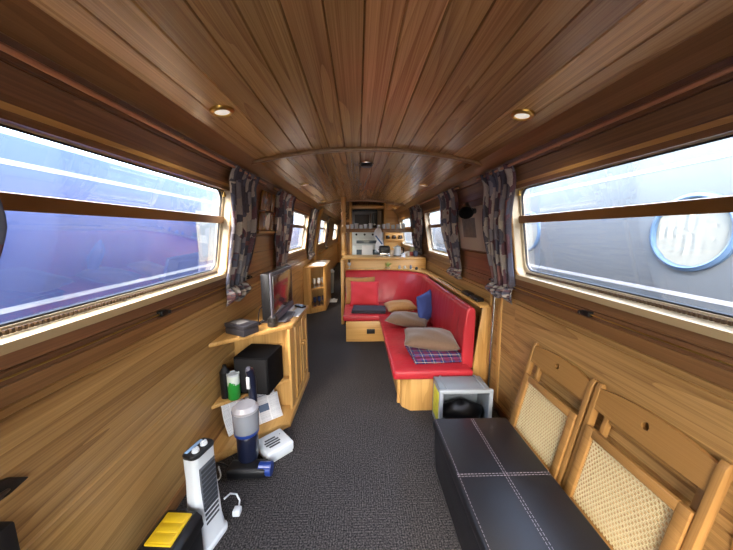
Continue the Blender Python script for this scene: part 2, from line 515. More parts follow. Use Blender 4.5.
WZ0, WZ1 = 1.055, 1.60                                           # window opening
LEFT_WIN = [(.40, 1.87), (3.44, 4.68), (6.2, 7.4), (9.7, 11.3)]
RIGHT_WIN = [(.40, 1.765), (2.95, 4.03), (5.15, 6.45)]
def build_wall(name, side, wins):
    mb = MB()
    y = Y0
    for a, b in wins:
        wall_piece(mb, side, y, a, 0, 1.80)
        wall_piece(mb, side, a, b, 0, WZ0)
        wall_piece(mb, side, a, b, WZ1, 1.80)
        y = b
    wall_piece(mb, side, y, Y1, 0, 1.80)
    o = struct(name, mb, M_BOARD, smooth=0)
    o.data.materials.append(M_UPPER); o.data.materials.append(M_BOUNCE)
    for p in o.data.polygons:                       # lower panelling, browner boards above the rail, pale outer hull added to bounce daylight
        zc = p.center.z; d = side * (p.center.x - wx(side, zc))
        p.material_index = 2 if d > WT * .8 else (1 if zc > .93 else 0)
    return o
build_wall('wall_left', -1, LEFT_WIN)
build_wall('wall_right', 1, RIGHT_WIN)

mb = MB(); mb.box(CX - 1.06, CX + 1.06, Y0, Y1, -.06, 0); struct('floor', mb, M_CARPET, 0)

mb = MB()                                                        # boarded arched ceiling with V grooves
PW = .1015; n = 17
for i in range(n):
    xa = CX + (i - n/2) * PW; xb = xa + PW
    xa = max(xa, CX - .86); xb = min(xb, CX + .86)
    g = .0036
    xs = [xa, xa + g, (xa*2+xb)/3, (xa+xb*2)/3, xb - g, xb]
    pts = [(x, ceil_z(x) + (.007 if k in (0, 5) else 0)) for k, x in enumerate(xs)]
    poly = pts + [(x, z + .05) for x, z in pts][::-1]
    m_ = len(poly)
    vs = [(x, Y0, z) for x, z in poly] + [(x, Y1, z) for x, z in poly]
    fs = [list(range(m_)), list(range(m_, 2*m_))] + [[k, (k+1) % m_, m_+(k+1) % m_, m_+k] for k in range(m_)]
    mb.add(vs, fs, pid=3 + i * 1.37)
struct('ceiling', mb, M_CEIL, 0)

# cornice mouldings, ribs
for k, s in enumerate((-1, 1)):
    mb = MB()
    x = CX + s * .80
    poly = [(x, 1.735), (x - s*.030, 1.755), (x - s*.050, 1.775), (x - s*.080, ceil_z(x - s*.080) + .01), (x + s*.03, ceil_z(x) + .02), (x+s*.03, 1.735)]
    mb.prism(poly, Y0, Y1, 'Y'); struct('trim_%d' % (1 + k), mb, M_TRIM, 20)
def rib(num, y, w=.032, t=.022):
    mb = MB()
    xs = [CX - .80 + 1.615 * i / 28 for i in range(29)]
    top = [(x, ceil_z(x) + .006) for x in xs]
    bot = [(x, ceil_z(x) - t) for x in xs][::-1]
    mb.prism(top + bot, y, y + w, 'Y', bev=.004)
    struct('trim_%d' % num, mb, M_TRIM, 40)
rib(3, 1.96); rib(4, 5.05, .04, .028)

# wall posts and dado details
def wall_strip(num, side, y0, y1, z0, z1, t, mat, zstep=8):
    mb = MB()
    zs = [z0 + (z1 - z0) * i / zstep for i in range(zstep + 1)]
    inn = [(wx(side, z) - side * t, z) for z in zs]; out = [(wx(side, z) + side * .006, z) for z in zs][::-1]
    mb.prism(inn + out, y0, y1, 'Y', bev=.002)
    return struct('trim_%d' % num, mb, mat, 30)
tn = 5
for side, y0, y1, z0, z1, t, mat in [
    (-1, -1.2, 6.3, .905, .955, .010, M_TRIM), (1, -1.2, 4.0, .905, .955, .010, M_TRIM),       # rail under the windows
    (-1, 6.3, 12.4, .835, .868, .05, M_OAKY),                                                    # handrail ledge of the corridor
    (1, 2.085, 2.10, 0, .90, .012, M_OAKV), (1, 1.93, 1.98, 0, .90, .006, M_OAKV),
    (-1, 3.12, 3.17, 0, .9, .012, M_OAKV), (-1, 5.65, 5.85, 0, 1.78, .04, M_OAKV),
    (1, .62, .635, 0, .90, .003, M_OAKV)]:
    wall_strip(tn, side, y0, y1, z0, z1, t, mat); tn += 1

# baseboards
for nm, side, ya, yb in (('baseboard_left', -1, Y0, 12.4), ('baseboard_right', 1, Y0, 2.1)):
    mb = MB(); x = wx(side, .04)
    mb.box(min(x - side*.014, x + side*.02), max(x - side*.014, x + side*.02), ya, yb, .0, .06, .003)
    struct(nm, mb, M_TRIM)

# far end and near end
mb = MB(); mb.box(CX - 1.0, CX + 1.0, 12.4, 12.46, 0, 1.9); struct('wall_far', mb, M_OAKV, 0)
mb = MB(); mb.box(CX - .70, CX - .10, 12.35, 12.40, .02, 1.72, .004); dr = struct('door_1', mb, M_TRIM)
mb = MB(); mb.lathe([(.0, 0), (.02, .0), (.024, .02), (.012, .03), (0, .03)], (CX - .62, 12.35, .9), 14, axis='Y'); obj('handle', mb, M_BRASS, dr)
# unseen bow end behind the camera: glazed doors added to let daylight in
mb = MB()
ya, yb = -1.36, -1.30
mb.box(CX - 1.02, CX - .74, ya, yb, 0, 1.88); mb.box(CX + .74, CX + 1.02, ya, yb, 0, 1.88)
mb.box(CX - .74, CX + .74, ya, yb, 1.80, 1.88)
struct('wall_near', mb, M_BOARD, 0)
mb = MB()
for s in (-1, 1):
    a, b = sorted((CX + s * .005, CX + s * .735))
    mb.box(a, a + .06, ya, yb - .01, 0, 1.80); mb.box(b - .06, b, ya, yb - .01, 0, 1.80)
    mb.box(a + .06, b - .06, ya, yb - .01, 0, .30); mb.box(a + .06, b - .06, ya, yb - .01, 1.74, 1.80)
dn = struct('added_door_2', mb, M_TRIM, 0)
mb = MB()
for s in (-1, 1):
    a, b = sorted((CX + s * .065, CX + s * .675)); mb.box(a, b, -1.345, -1.341, .30, 1.74)
obj('pane', mb, M_GLASS, dn, 0)

# ------------------------------------------------------------------ windows
def slab(side, y0, y1, z0, z1, d0, d1, rad=0, hole=None, hrad=.05):
    """plate lying in the wall plane; d = depth outwards from the inner wall face; optional rounded hole (ring)"""
    mb = MB()
    def P(y, z, d):
        w = wx(side, z); n = nrm(side, (WZ0 + WZ1) / 2)
        return (w - n.x * d, y, z - n.z * d)
    def rr(a, b, c, d, r, k=6):
        pts = []
        for cx_, cz_, a0 in ((b - r, d - r, 0), (a + r, d - r, 90), (a + r, c + r, 180), (b - r, c + r, 270)):
            for i in range(k + 1):
                t = math.radians(a0 + 90 * i / k); pts.append((cx_ + r * math.cos(t), cz_ + r * math.sin(t)))
        return pts
    out = rr(y0, y1, z0, z1, max(rad, .0005))
    if hole is None:
        n = len(out)
        vs = [P(y, z, d0) for y, z in out] + [P(y, z, d1) for y, z in out]
        mb.add(vs, [list(range(n)), list(range(n, 2*n))] + [[k, (k+1) % n, n+(k+1) % n, n+k] for k in range(n)])
    else:
        inn = rr(*hole, hrad); n = len(out)
        vs = []
        for ring in (out, inn):
            for d in (d0, d1): vs += [P(y, z, d) for y, z in ring]
        fs = []
        for k in range(n):
            l = (k + 1) % n
            fs += [[k, l, 2*n+l, 2*n+k], [n+k, n+l, 3*n+l, 3*n+k], [k, l, n+l, n+k], [2*n+k, 2*n+l, 3*n+l, 3*n+k]]
        mb.add(vs, fs)
    return mb
def window(num, side, y0, y1, bar=True):
    r = struct_root('window_%d' % num, (wx(side, WZ0), (y0 + y1) / 2, WZ0))
    # slim inner moulding
    obj('moulding', slab(side, y0 - .010, y1 + .010, WZ0 - .012, WZ1 + .012, -.005, .004, .03, (y0 + .004, y1 - .004, WZ0 + .004, WZ1 - .004), .05), M_OAKY, r)
    f = obj('frame', slab(side, y0, y1, WZ0, WZ1, .045, .068, .0, (y0 + .026, y1 - .026, WZ0 + .026, WZ1 - .028), .06), M_FRAME, r)
    obj('seal', slab(side, y0 + .018, y1 - .018, WZ0 + .018, WZ1 - .018, .050, .060, .06, (y0 + .032, y1 - .032, WZ0 + .032, WZ1 - .034), .055), M_RUBBER, f)
    obj('lining', slab(side, y0, y1, WZ0, WZ1, .0, .046, 0, (y0 + .008, y1 - .008, WZ0 + .008, WZ1 - .008), .05), M_FRAME, r)
    obj('head_strip', slab(side, y0 + .002, y1 - .002, WZ1 - .024, WZ1 - .001, -.004, .046), M_TRIM, r, 0)
    if bar:
        obj('glazing_bar', slab(side, y0 + .02, y1 - .02, 1.375, 1.417, .030, .066), M_BRASSBAR, r, 0)
        obj('pane', slab(side, y0 + .02, y1 - .02, WZ0 + .02, 1.380, .053, .057), M_GLASSL, r, 0)['label'] = 'lower pane'
        obj('pane', slab(side, y0 + .02, y1 - .02, 1.412, WZ1 - .02, .053, .057), M_GLASS, r, 0)['label'] = 'upper hopper pane'
    else:
        obj('pane', slab(side, y0 + .02, y1 - .02, WZ0 + .02, WZ1 - .02, .053, .057), M_GLASS, r, 0)
    # cream sill board on the bottom of the opening
    mb = slab(side, y0 + .002, y1 - .002, WZ0 - .020, WZ0 + .008, -.010, .045)
    obj('sill', mb, M_SILL, r)
    # little latch
    if bar and num in (1, 5):
        mb = MB()
        n_ = nrm(side, 1.5); z = 1.545
        p = Vector((wx(side, z), y1 - .045, z)) - n_ * .03
        mb.lathe([(.0, 0), (.010, 0), (.010, .012), (.006, .014), (.006, .03), (0, .03)], p + Vector((0, 0, -.01)), 12)
        mb.tube([p + Vector((0, 0, .02)), p + Vector((0, -.03, .022))], .004)
        obj('latch', mb, M_BRASS, r)
for i, (a, b) in enumerate(LEFT_WIN): window(1 + i, -1, a, b)
for i, (a, b) in enumerate(RIGHT_WIN): window(5 + i, 1, a, b)
for k, s in enumerate((-1, 1)):          # beaded strip along the lower edge of the two big windows
    mb = MB()
    y1 = (LEFT_WIN if s < 0 else RIGHT_WIN)[0][1]
    y = .45
    while y < y1 - .06:
        z = WZ0 + .016; x = wx(s, z) + s * .030
        mb.box(x - .004, x + .004, y, y + .008, z, z + .012)
        y += .014
    single('beaded_strip', mb, plain('dark bead', '#44331f', .5), 'dark toothed bead strip along the bottom of the %s window' % ('blue-filled left' if s < 0 else 'grey-filled right'), 'window strip', smooth=0)

# ------------------------------------------------------------------ outside
M_WATER = plain('canal water', '#2b332e', .08, noise=.3, nscale=3)
mb = MB(); mb.box(-14, 14, -10, 26, -.62, -.55); w_ = struct('water', mb, M_WATER, 0)  # unseen canal surface, added to block sky light from below
M_BLUE = plain('blue boat paint', '#22325a', .34, coat=.15, noise=.06, nscale=1.2)
M_BLUE2 = plain('light blue boat paint', '#33466c', .25, coat=.3)
M_GREYP = plain('pale grey boat paint', '#42484d', .45, coat=.1, noise=.04, nscale=1.2)
M_BAND = plain('pale boat band', '#5d6570', .3, coat=.3)
M_LINE = plain('white coach line', '#7d8083', .35)
M_RINGB = plain('blue porthole ring', '#33485f', .3, coat=.3)
M_NET = plain('net curtain', '#62655f', .9, noise=.12, nscale=9)
def boat(side, xs, paint, band, label, ztop, k):
    zb = 1.33 - .365 * k
    r = thing('moored_boat', label, 'boat', (xs + side * .9, 5, -.55))
    def pr(poly, y0, y1, bev=0):
        m = MB(); m.prism([(xs + side * a, z) for a, z in poly], y0, y1, 'Y', bev=bev); return m
    obj('cabin_side', pr([(0, .85), (.0, ztop), (.04, ztop + .025), (.9, ztop + .12), (1.76, ztop + .025), (1.8, ztop), (1.8, .85)], -4, 15, .004), paint, r)
    obj('gunwale', pr([(-.06, .78), (-.06, zb - .03), (-.03, zb), (1.83, zb), (1.86, zb - .03), (1.86, .78)], -4.3, 15.3, .004), band, r)
    obj('hull', pr([(-.05, -.5), (-.06, .78), (1.86, .78), (1.85, -.5)], -4.6, 15.5), band, r)
    for z, h in ((1.33 - .300 * k, .020 * k), (ztop - .105 * k, .020 * k)):
        m = MB(); a, b = sorted((xs - side * .002, xs + side * .01)); m.box(a, b, -4, 15, z - h/2, z + h/2); obj('coach_line', m, M_LINE, r, 0)
    return r
bl = boat(-1, -1.65, M_BLUE, M_BLUE2, 'blue narrowboat with white coach lines moored beyond the left windows', 1.782, 1.222)
# its cream framed window
mb = MB(); mb.box(-1.662, -1.638, 3.0, 3.97, 1.013, 1.537, .006); fw = obj('boat_window', mb, plain('boat window frame', '#6e6b63', .4), bl)
mb = MB(); mb.box(-1.640, -1.632, 3.05, 3.92, 1.06, 1.49); obj('pane', mb, M_NET, fw, 0)
br = boat(1, 1.82, M_GREYP, M_BAND, 'pale grey narrowboat with portholes moored beyond the right windows', 1.829, 1.174)
for y in (1.52, 3.03):
    mb = MB(); c = (1.82, y, 1.325)
    mb.lathe([(.182, -.012), (.186, .022), (.194, .026), (.212, .016), (.216, -.012)], c, 40, axis='X', M=Matrix.Translation((0,0,0)))
    mb.v = [Vector((2 * 1.82 - p.x, p.y, p.z)) for p in mb.v]
    rg = obj('porthole_ring', mb, M_RINGB, br)
    mb = MB()                                                     # net curtain seen behind the round glass
    def fn(u, v, y=y):
        rr_ = .183 * v; a = 2 * PI * u
        yy = y + rr_ * math.cos(a); zz = 1.325 + rr_ * math.sin(a)
        return (1.814 + .004 * math.sin(yy * 130), yy, zz)
    mb.grid(fn, 40, 8)
    obj('porthole_curtain', mb, M_NET, rg)

# ------------------------------------------------------------------ light
w = bpy.data.worlds.new('world'); S.world = w; w.use_nodes = True
bg = w.node_tree.nodes['Background']
sky = w.node_tree.nodes.new('ShaderNodeTexSky'); sky.sky_type = 'NISHITA'
sky.sun_disc = False; sky.sun_elevation = math.radians(42); sky.sun_rotation = math.radians(200); sky.air_density = 1.2; sky.dust_density = 3.5; sky.ozone_density = 1
mx = w.node_tree.nodes.new('ShaderNodeMix'); mx.data_type = 'RGBA'; mx.inputs[0].default_value = .55
mx.inputs[7].default_value = (.80, .90, 1.0, 1)
tcw = w.node_tree.nodes.new('ShaderNodeTexCoord'); sz = w.node_tree.nodes.new('ShaderNodeSeparateXYZ')
w.node_tree.links.new(tcw.outputs['Generated'], sz.inputs[0])
up = math_node(w.node_tree, 'ADD', math_node(w.node_tree, 'MULTIPLY', math_node(w.node_tree, 'MAXIMUM', sz.outputs[2], 0), 1.0), .42)   # hazy sky, brightest overhead
w.node_tree.links.new(sky.outputs[0], mx.inputs[6])
cl = mixc(w.node_tree, 1.0, mx.outputs[2], up, 'MULTIPLY')
w.node_tree.links.new(cl, bg.inputs[0])
bg.inputs[1].default_value = WORLD
S.view_settings.view_transform = 'Standard'; S.view_settings.look = 'None'; S.view_settings.gamma = 1
S.view_settings.use_curve_mapping = False
S.view_settings.exposure = EXPO

# daylight portals in the openings (they only guide sampling of the sky)
def portal(name, loc, rot, sx, sy):
    l = bpy.data.lights.new(name, 'AREA'); l.shape = 'RECTANGLE'; l.size = sx; l.size_y = sy
    l.cycles.is_portal = True
    o = bpy.data.objects.new(name, l); COL.objects.link(o); o.location = loc; o.rotation_euler = rot
for (a, b) in LEFT_WIN[:2]:
    portal('window_portal', (wx(-1, 1.33) - .12, (a+b)/2, 1.33), (0, -PI/2, 0), .6, b - a + .1)
for (a, b) in RIGHT_WIN:
    portal('window_portal', (wx(1, 1.33) + .12, (a+b)/2, 1.33), (0, PI/2, 0), .6, b - a + .1)
portal('window_portal', (CX, -1.40, 1.0), (PI/2, 0, 0), 1.5, 1.6)

# ceiling downlights
M_LAMP = emit('lamp lens', '#e9e2d4', .4)
LP = [(-.62, 1.26), (.62, 1.26), (-.62, 3.08), (.62, 3.08), (-.62, 4.75), (.68, 5.87), (-.62, -.6), (.62, -.6), (-.5, 8.0), (-.5, 10.6)]
where = {0: 'nearest over the left window', 1: 'nearest over the right window', 2: 'beyond the curved rib on the left', 3: 'beyond the curved rib on the right', 4: 'far left by the galley', 5: 'far right over the galley', 6: 'behind the viewer on the left', 7: 'behind the viewer on the right', 8: 'first along the far corridor', 9: 'last along the far corridor'}
for i, (dx, y) in enumerate(LP):
    x = CX + dx; z = ceil_z(x)
    tilt = math.asin(dx / RC)
    Mx = Matrix.Translation((x, y, z)) @ Matrix.Rotation(tilt, 4, 'Y')
    t = thing('ceiling_downlight', 'round brass-rimmed downlight in the boarded ceiling, ' + where[i], 'ceiling light', (x, y, z), 'ceiling downlights')
    mb = MB(); mb.lathe([(.030, .004), (.030, -.010), (.036, -.013), (.046, -.008), (.048, .004)], n=28, M=Mx); obj('rim', mb, M_BRASS, t)
    mb = MB(); mb.lathe([(0, .003), (.030, .003), (.030, -.006), (.02, -.010), (0, -.011)], n=24, M=Mx); obj('lens', mb, M_LAMP, t)
    l = bpy.data.lights.new('downlight_lamp', 'SPOT'); l.energy = LAMP * (1.9 if i in (4, 5) else 1); l.spot_size = math.radians(150); l.spot_blend = .8; l.shadow_soft_size = .03; l.color = (1, .88, .7)
    o = bpy.data.objects.new('downlight_lamp', l); COL.objects.link(o); o.location = Mx @ Vector((0, 0, -.02)); o.rotation_euler = (0, tilt, 0)
    o.parent = t; o.location = Vector(o.location) - Vector(t.location)
t = thing('ceiling_vent', 'small round dark vent in the middle of the ceiling beyond the rib', 'vent', (CX, 2.40, ceil_z(CX)))
mb = MB(); mb.lathe([(0, 0), (.05, 0), (.062, -.006), (.060, -.012), (.05, -.014), (0, -.014)], (CX, 2.40, ceil_z(CX)), 28); obj('flange', mb, M_CHROME, t)
mb = MB(); mb.lathe([(0, -.012), (.045, -.012), (.05, -.022), (.04, -.03), (0, -.032)], (CX, 2.40, ceil_z(CX)), 28); obj('cap', mb, M_BLACK, t)
# ------------------------------------------------------------------ curtains and rails
def curtain(side, top, mid, bot, zb, label, seedv, zt=1.71, folds=5, ztie=.965):
    """cloth hung from the copper rail, drawn in at the bottom wire; (a, b) = its two edges along the cabin"""
    rnd = random.Random(seedv)
    ph = rnd.random() * 6
    def edge(v, i):
        # piecewise through top, mid and bottom edges
        if v < .5: t = v / .5; t = t*t*(3-2*t); return top[i] + (mid[i] - top[i]) * t
        t = (v - .5) / .5; t = t*t*(3-2*t)*.55 + t*.45; return mid[i] + (bot[i] - mid[i]) * t
    t_ = thing('curtain', label, 'curtain', (wx(side, zb) - side * .04, (bot[0] + bot[1]) / 2, zb))
    def fn(u, v):
        z = zt + (ztie - zt) * v
        y = edge(v, 0) + (edge(v, 1) - edge(v, 0)) * u
        amp = .016 + .006 * math.sin(v * 3 + ph)
        d = .030 + amp * math.sin(u * folds * 2 * PI + ph + .9 * math.sin(v * 2.3)) + .006 * math.sin(u * 23 + v * 5 + ph)
        if v < .06: d += .006 * math.cos(u * folds * 4 * PI) 
        d -= .010 * max(0, v - .85) / .15
        return (wx(side, z) - side * d, y, z)
    mb = MB(); mb.grid(fn, 70, 30)
    o = obj('cloth', mb, M_CURTAIN, t_, 60)
    md = o.modifiers.new('solid', 'SOLIDIFY'); md.thickness = .003
    # gathered tail puffing out below the wire
    def fn2(u, v):
        z = ztie + (zb - ztie) * v
        c = (bot[0] + bot[1]) / 2; w2 = (bot[1] - bot[0]) / 2
        bul = 1 + .12 * math.sin(v * PI)
        y = c + (u - .5) * 2 * w2 * bul
        d = .024 + .030 * math.sin(v * PI) + .016 * math.sin(u * (folds - 1) * 2 * PI + ph * 2) * (.4 + math.sin(v * PI)) - .004 * v
        return (wx(side, z) - side * d, y, z + .012 * math.sin(u * 9 + ph) * v)
    mb = MB(); mb.grid(fn2, 60, 12)
    o = obj('gathered_tail', mb, M_CURTAIN, t_, 60)
    md = o.modifiers.new('solid', 'SOLIDIFY'); md.thickness = .003
    return t_
curtain(-1, (.33, .50), (.35, .655), (.36, .545), .86, 'patchwork curtain at the near edge of the left window, cut by the photo edge', 1)
curtain(-1, (1.74, 2.17), (1.82, 2.27), (1.83, 2.15), .85, 'patchwork curtain at the far edge of the blue-filled left window, beside the amber plaque', 2)
curtain(-1, (2.68, 3.33), (2.78, 3.42), (2.95, 3.40), .86, 'patchwork curtain behind the television, before the second left window', 3)
curtain(-1, (4.70, 5.25), (4.74, 5.32), (4.85, 5.35), .85, 'patchwork curtain beyond the second left window, over the small corner cabinet', 4)
curtain(-1, (7.3, 7.75), (7.35, 7.8), (7.4, 7.8), .86, 'dark patchwork curtain deep in the left corridor', 5, folds=4)
curtain(1, (1.645, 2.04), (1.735, 2.13), (1.77, 2.06), .87, 'patchwork curtain at the far edge of the grey-filled right window, above the steel pole', 6)
curtain(1, (2.58, 3.04), (2.68, 3.15), (2.68, 2.99), .87, 'patchwork curtain above the sofa, between the picture and the second right window', 7)
curtain(1, (4.02, 4.78), (4.10, 4.90), (4.35, 5.0), .972, 'patchwork curtain at the far end of the sofa, next to the galley shelf', 8, ztie=1.06)

def rail(side, y0, y1, label):
    z = 1.70; x = wx(side, z) - side * .030
    t = thing('curtain_rail', label, 'curtain rail', (x, (y0 + y1) / 2, z))
    mb = MB(); mb.tube([(x, y0, z), (x, y1, z)], .008, 12); obj('tube', mb, M_COPPER, t)
    ys = [y0 + .04, (1.30 if y0 < 1.2 < y1 else (y0 + y1) / 2), y1 - .04]
    for y in ys:
        mb = MB()
        mb.tube([(wx(side, z) + side * .002, y, z + .012), (x, y, z + .006), (x, y, z)], .004, 8)
        mb.lathe([(0, 0), (.012, 0), (.012, .004), (0, .006)], (wx(side, z + .012), y, z + .012), 12, axis='X')
        obj('bracket', mb, M_BRASS, t)
rail(-1, -.4, 2.33, 'copper curtain rail over the blue-filled left window')
rail(-1, 2.62, 5.35, 'copper curtain rail over the second left window')
rail(1, -.4, 2.10, 'copper curtain rail over the grey-filled right window')
rail(1, 2.52, 5.0, 'copper curtain rail over the sofa window on the right')
def low_wire(side, y0, y1, yb, label):
    z = .978; x = wx(side, z) - side * .012
    t = thing('curtain_wire', label, 'curtain wire', (x, (y0 + y1) / 2, z))
    mb = MB(); mb.tube([(x, y0, z), (x, (y0+y1)/2, z - .004), (x, y1, z)], .0032, 8); obj('wire', mb, M_BRASS, t)
    for y in yb:
        mb = MB()
        mb.box(min(x - side*.012, x + side*.014), max(x - side*.012, x + side*.014), y - .02, y + .02, z - .014, z + .010, .003)
        mb.lathe([(0, 0), (.008, 0), (.008, .012), (0, .014)], (x - side*.010, y + .03, z - .010), 10)
        obj('bracket', mb, M_BLACK, t)
low_wire(-1, -.4, 2.26, (1.24, 2.24), 'thin brass curtain wire below the blue-filled left window')
low_wire(1, -.4, 2.08, (1.18, 2.06), 'thin brass curtain wire below the grey-filled right window')

# ------------------------------------------------------------------ wall pieces
# amber plaque with pale leaf-shaped pieces (left wall)
z0, z1 = 1.335, 1.655
def on_wall(side, z, d): return wx(side, z) - side * d
t = thing('wall_plaque', 'amber wooden wall plaque with three pale leaf shapes between two left curtains', 'wall decoration', (on_wall(-1, z0, .01), 2.62, z0))
M_AMBER = plain('amber varnish', '#7a4a17', .2, noise=.35, nscale=9, coat=.5)
M_LEAF = plain('pale leaf-shaped piece', '#efe9dd', .35, noise=.15, nscale=40)
for k, (ya, yb, a, b) in enumerate([(2.36, 2.60, 1.50, 1.655), (2.62, 2.88, 1.50, 1.655), (2.36, 2.60, 1.34, 1.49), (2.62, 2.88, 1.34, 1.49)]):
    mb = MB()
    pts = [(on_wall(-1, a, .004), a), (on_wall(-1, a, .022), a), (on_wall(-1, b, .022), b), (on_wall(-1, b, .004), b)]
    mb.prism(pts, ya, yb, 'Y', bev=.004); obj('tile', mb, M_AMBER, t)
mb = MB(); mb.prism([(on_wall(-1, 1.315, .002), 1.315), (on_wall(-1, 1.315, .03), 1.315), (on_wall(-1, 1.332, .03), 1.332), (on_wall(-1, 1.332, .002), 1.332)], 2.34, 2.92, 'Y'); obj('lower_rail', mb, M_OAKY, t)
for y, z in ((2.84, 1.585), (2.55, 1.415), (2.86, 1.415)):
    def fn(u, v, y=y, z=z):
        zz = z + (v - .5) * .145
        w = .055 * math.sin(PI * min(1, max(0, v))) ** .7 + .001
        return (on_wall(-1, zz, .024 + .014 * math.sin(u * PI)), y + (u - .5) * 2 * w, zz)
    mb = MB(); mb.grid(fn, 8, 12); o = obj('leaf', mb, M_LEAF, t, 60); md = o.modifiers.new('s', 'SOLIDIFY'); md.thickness = .004
# mirror strip
mb = MB(); mb.prism([(on_wall(-1, 1.16, .002), 1.16), (on_wall(-1, 1.16, .018), 1.16), (on_wall(-1, 1.36, .018), 1.36), (on_wall(-1, 1.36, .002), 1.36)], 5.42, 5.56, 'Y', bev=.003)
single('wall_plate', mb, M_OAKV, 'small upright wooden plate on the left wall beyond the second window', 'wall decoration')
# picture on the right wall
t = thing('framed_picture', 'pale mounted picture on the right wall between two curtains', 'picture', (on_wall(1, 1.17, .01), 2.4, 1.17))
def wall_pad(side, ya, yb, a, b, d0, d1, bev=.001):
    m = MB(); m.prism([(on_wall(side, a, d0), a), (on_wall(side, a, d1), a), (on_wall(side, b, d1), b), (on_wall(side, b, d0), b)], ya, yb, 'Y', bev=bev); return m
obj('mount', wall_pad(1, 2.10, 2.70, 1.175, 1.525, .002, .012), plain('picture mount', '#bfb4a4', .6), t)
M_PIC = plain('picture print', '#6f6a66', .5, noise=.55, nscale=22)
obj('print', wall_pad(1, 2.30, 2.58, 1.28, 1.44, .011, .0135), M_PIC, t)
# wall lamp beside it
z = 1.50; x = on_wall(1, z, 0)
t = thing('wall_lamp', 'dark reading lamp with a tilted cone shade on the right wall over the picture', 'wall lamp', (x - .02, 2.30, z - .06))
mb = MB(); mb.lathe([(0, 0), (.03, 0), (.03, .012), (0, .016)], (x, 2.28, z), 18, axis='X', M=None); mb.v = [Vector((2*x - p.x, p.y, p.z)) for p in mb.v]; obj('mounting_plate', mb, M_BLACK, t)
mb = MB(); mb.tube([(x - .01, 2.28, z), (x - .06, 2.28, z + .015), (x - .075, 2.30, z + .02)], .006); obj('arm', mb, M_BLACK, t)
Mx = Matrix.Translation((x - .075, 2.30, z + .02)) @ Matrix.Rotation(math.radians(-50), 4, 'X') @ Matrix.Rotation(math.radians(15), 4, 'Y')
mb = MB(); mb.lathe([(.014, .05), (.022, .04), (.032, .0), (.058, -.075), (.056, -.076), (.029, -.002), (.018, .036), (.0, .04)], n=24, M=Mx); obj('shade', mb, plain('dark steel', '#3a3b3d', .3, metal=.8), t)
# steel pole standing at the wall, to the right of the sofa
t = thing('steel_pole', 'upright brushed steel pole against the right wall between the sofa and the leaning chairs', 'pole', (.985, 1.985, 0))
mb = MB(); mb.tube([(.985, 1.985, .01), (.985, 1.985, .52), (.985, 1.985, .90)], .011, 16); obj('tube', mb, M_CHROME, t)
mb = MB(); mb.lathe([(0, .89), (.013, .89), (.013, .915), (0, .92)], (.985, 1.985, 0), 14); obj('collar', mb, M_BRASS, t)
mb = MB(); mb.lathe([(0, 0), (.02, 0), (.018, .02), (.012, .03), (0, .03)], (.985, 1.985, 0), 16); obj('foot', mb, M_BLACK, t)

# dark lever handle and grey cabinet at the lower left edge
t = thing('lever_handle', 'dark metal lever handle on the left wall at the lower left corner', 'handle', (-.87, .62, .68))
zz = .70; x = wx(-1, zz)
mb = MB(); mb.prism([(.690, .690), (.655, .722), (.54, .765), (.54, .690), (.645, .682)], x - .004, x + .012, 'X', bev=.003); obj('back_plate', mb, plain('dark iron', '#3b342e', .4, metal=.7), t)
mb = MB(); mb.tube([(x + .008, .54, zz + .02), (x + .028, .56, zz + .015), (x + .030, .60, zz + .008), (x + .018, .64, zz + .002)], [.008, .010, .010, .004], 10); obj('lever', mb, plain('worn iron', '#5a5048', .35, metal=.8), t)
t = thing('grey_panel_heater', 'grey panel heater with a dark edge cut off by the lower left corner', 'heater', (-.865, .48, 0))
mb = MB(); mb.box(-.892, -.845, .38, .585, .05, .625, .008); obj('casing', mb, M_GREY, t)
mb = MB(); mb.box(-.894, -.838, .585, .622, .0, .635, .006); obj('edge_trim', mb, M_BLACK, t)
mb = MB(); mb.box(-.89, -.85, .37, .56, 0, .05); obj('plinth', mb, M_BLACK, t)

# ------------------------------------------------------------------ television cabinet
ZT = .68
xw = wx(-1, .4) + .002
t = thing('tv_cabinet', 'oak television cabinet with an angled open shelf end and two doors, left wall', 'cabinet', (-.66, 2.05, 0))
def xi(z): return wx(-1, z) + .004
FR = [(-.475, 1.90), (-.455, 2.48)]           # front line
def plan(z, corner, far, ywall, over=0):
    return [(xi(z), ywall), corner, far, (xi(z), 2.50 + over)]
mb = MB(); mb.prism(plan(ZT, (-.465, 1.955), (-.445, 2.50), 1.61), ZT - .026, ZT, 'Z', bev=.005); obj('top', mb, M_OAKY, t)
mb = MB(); mb.prism([(xi(.29), 1.60), (-.488, 1.925), (-.488, 1.965), (xi(.29), 1.965)], .268, .290, 'Z', bev=.004); obj('shelf', mb, M_OAKX, t)
mb = MB(); mb.prism([(xi(.0), 1.44), (-.470, 1.80), (-.450, 2.47), (xi(0), 2.47)], 0, .055, 'Z', bev=.004); obj('plinth', mb, M_OAKY, t)
mb = MB(); mb.prism([(xi(.35), 1.965), (-.49, 1.965), (-.49, 1.985), (xi(.35), 1.985)], .055, ZT - .026, 'Z'); obj('divider_panel', mb, M_OAKV, t)
mb = MB(); mb.prism([(-.495, 1.91), (-.478, 1.91), (-.474, 2.02), (-.495, 2.02)], .055, ZT - .026, 'Z', bev=.003); obj('front_post', mb, M_OAKV, t)
mb = MB(); mb.prism([(xi(.5), 2.455), (-.475, 2.455), (-.470, 2.475), (xi(.5), 2.475)], .055, ZT - .026, 'Z'); obj('end_panel', mb, M_OAKV, t)
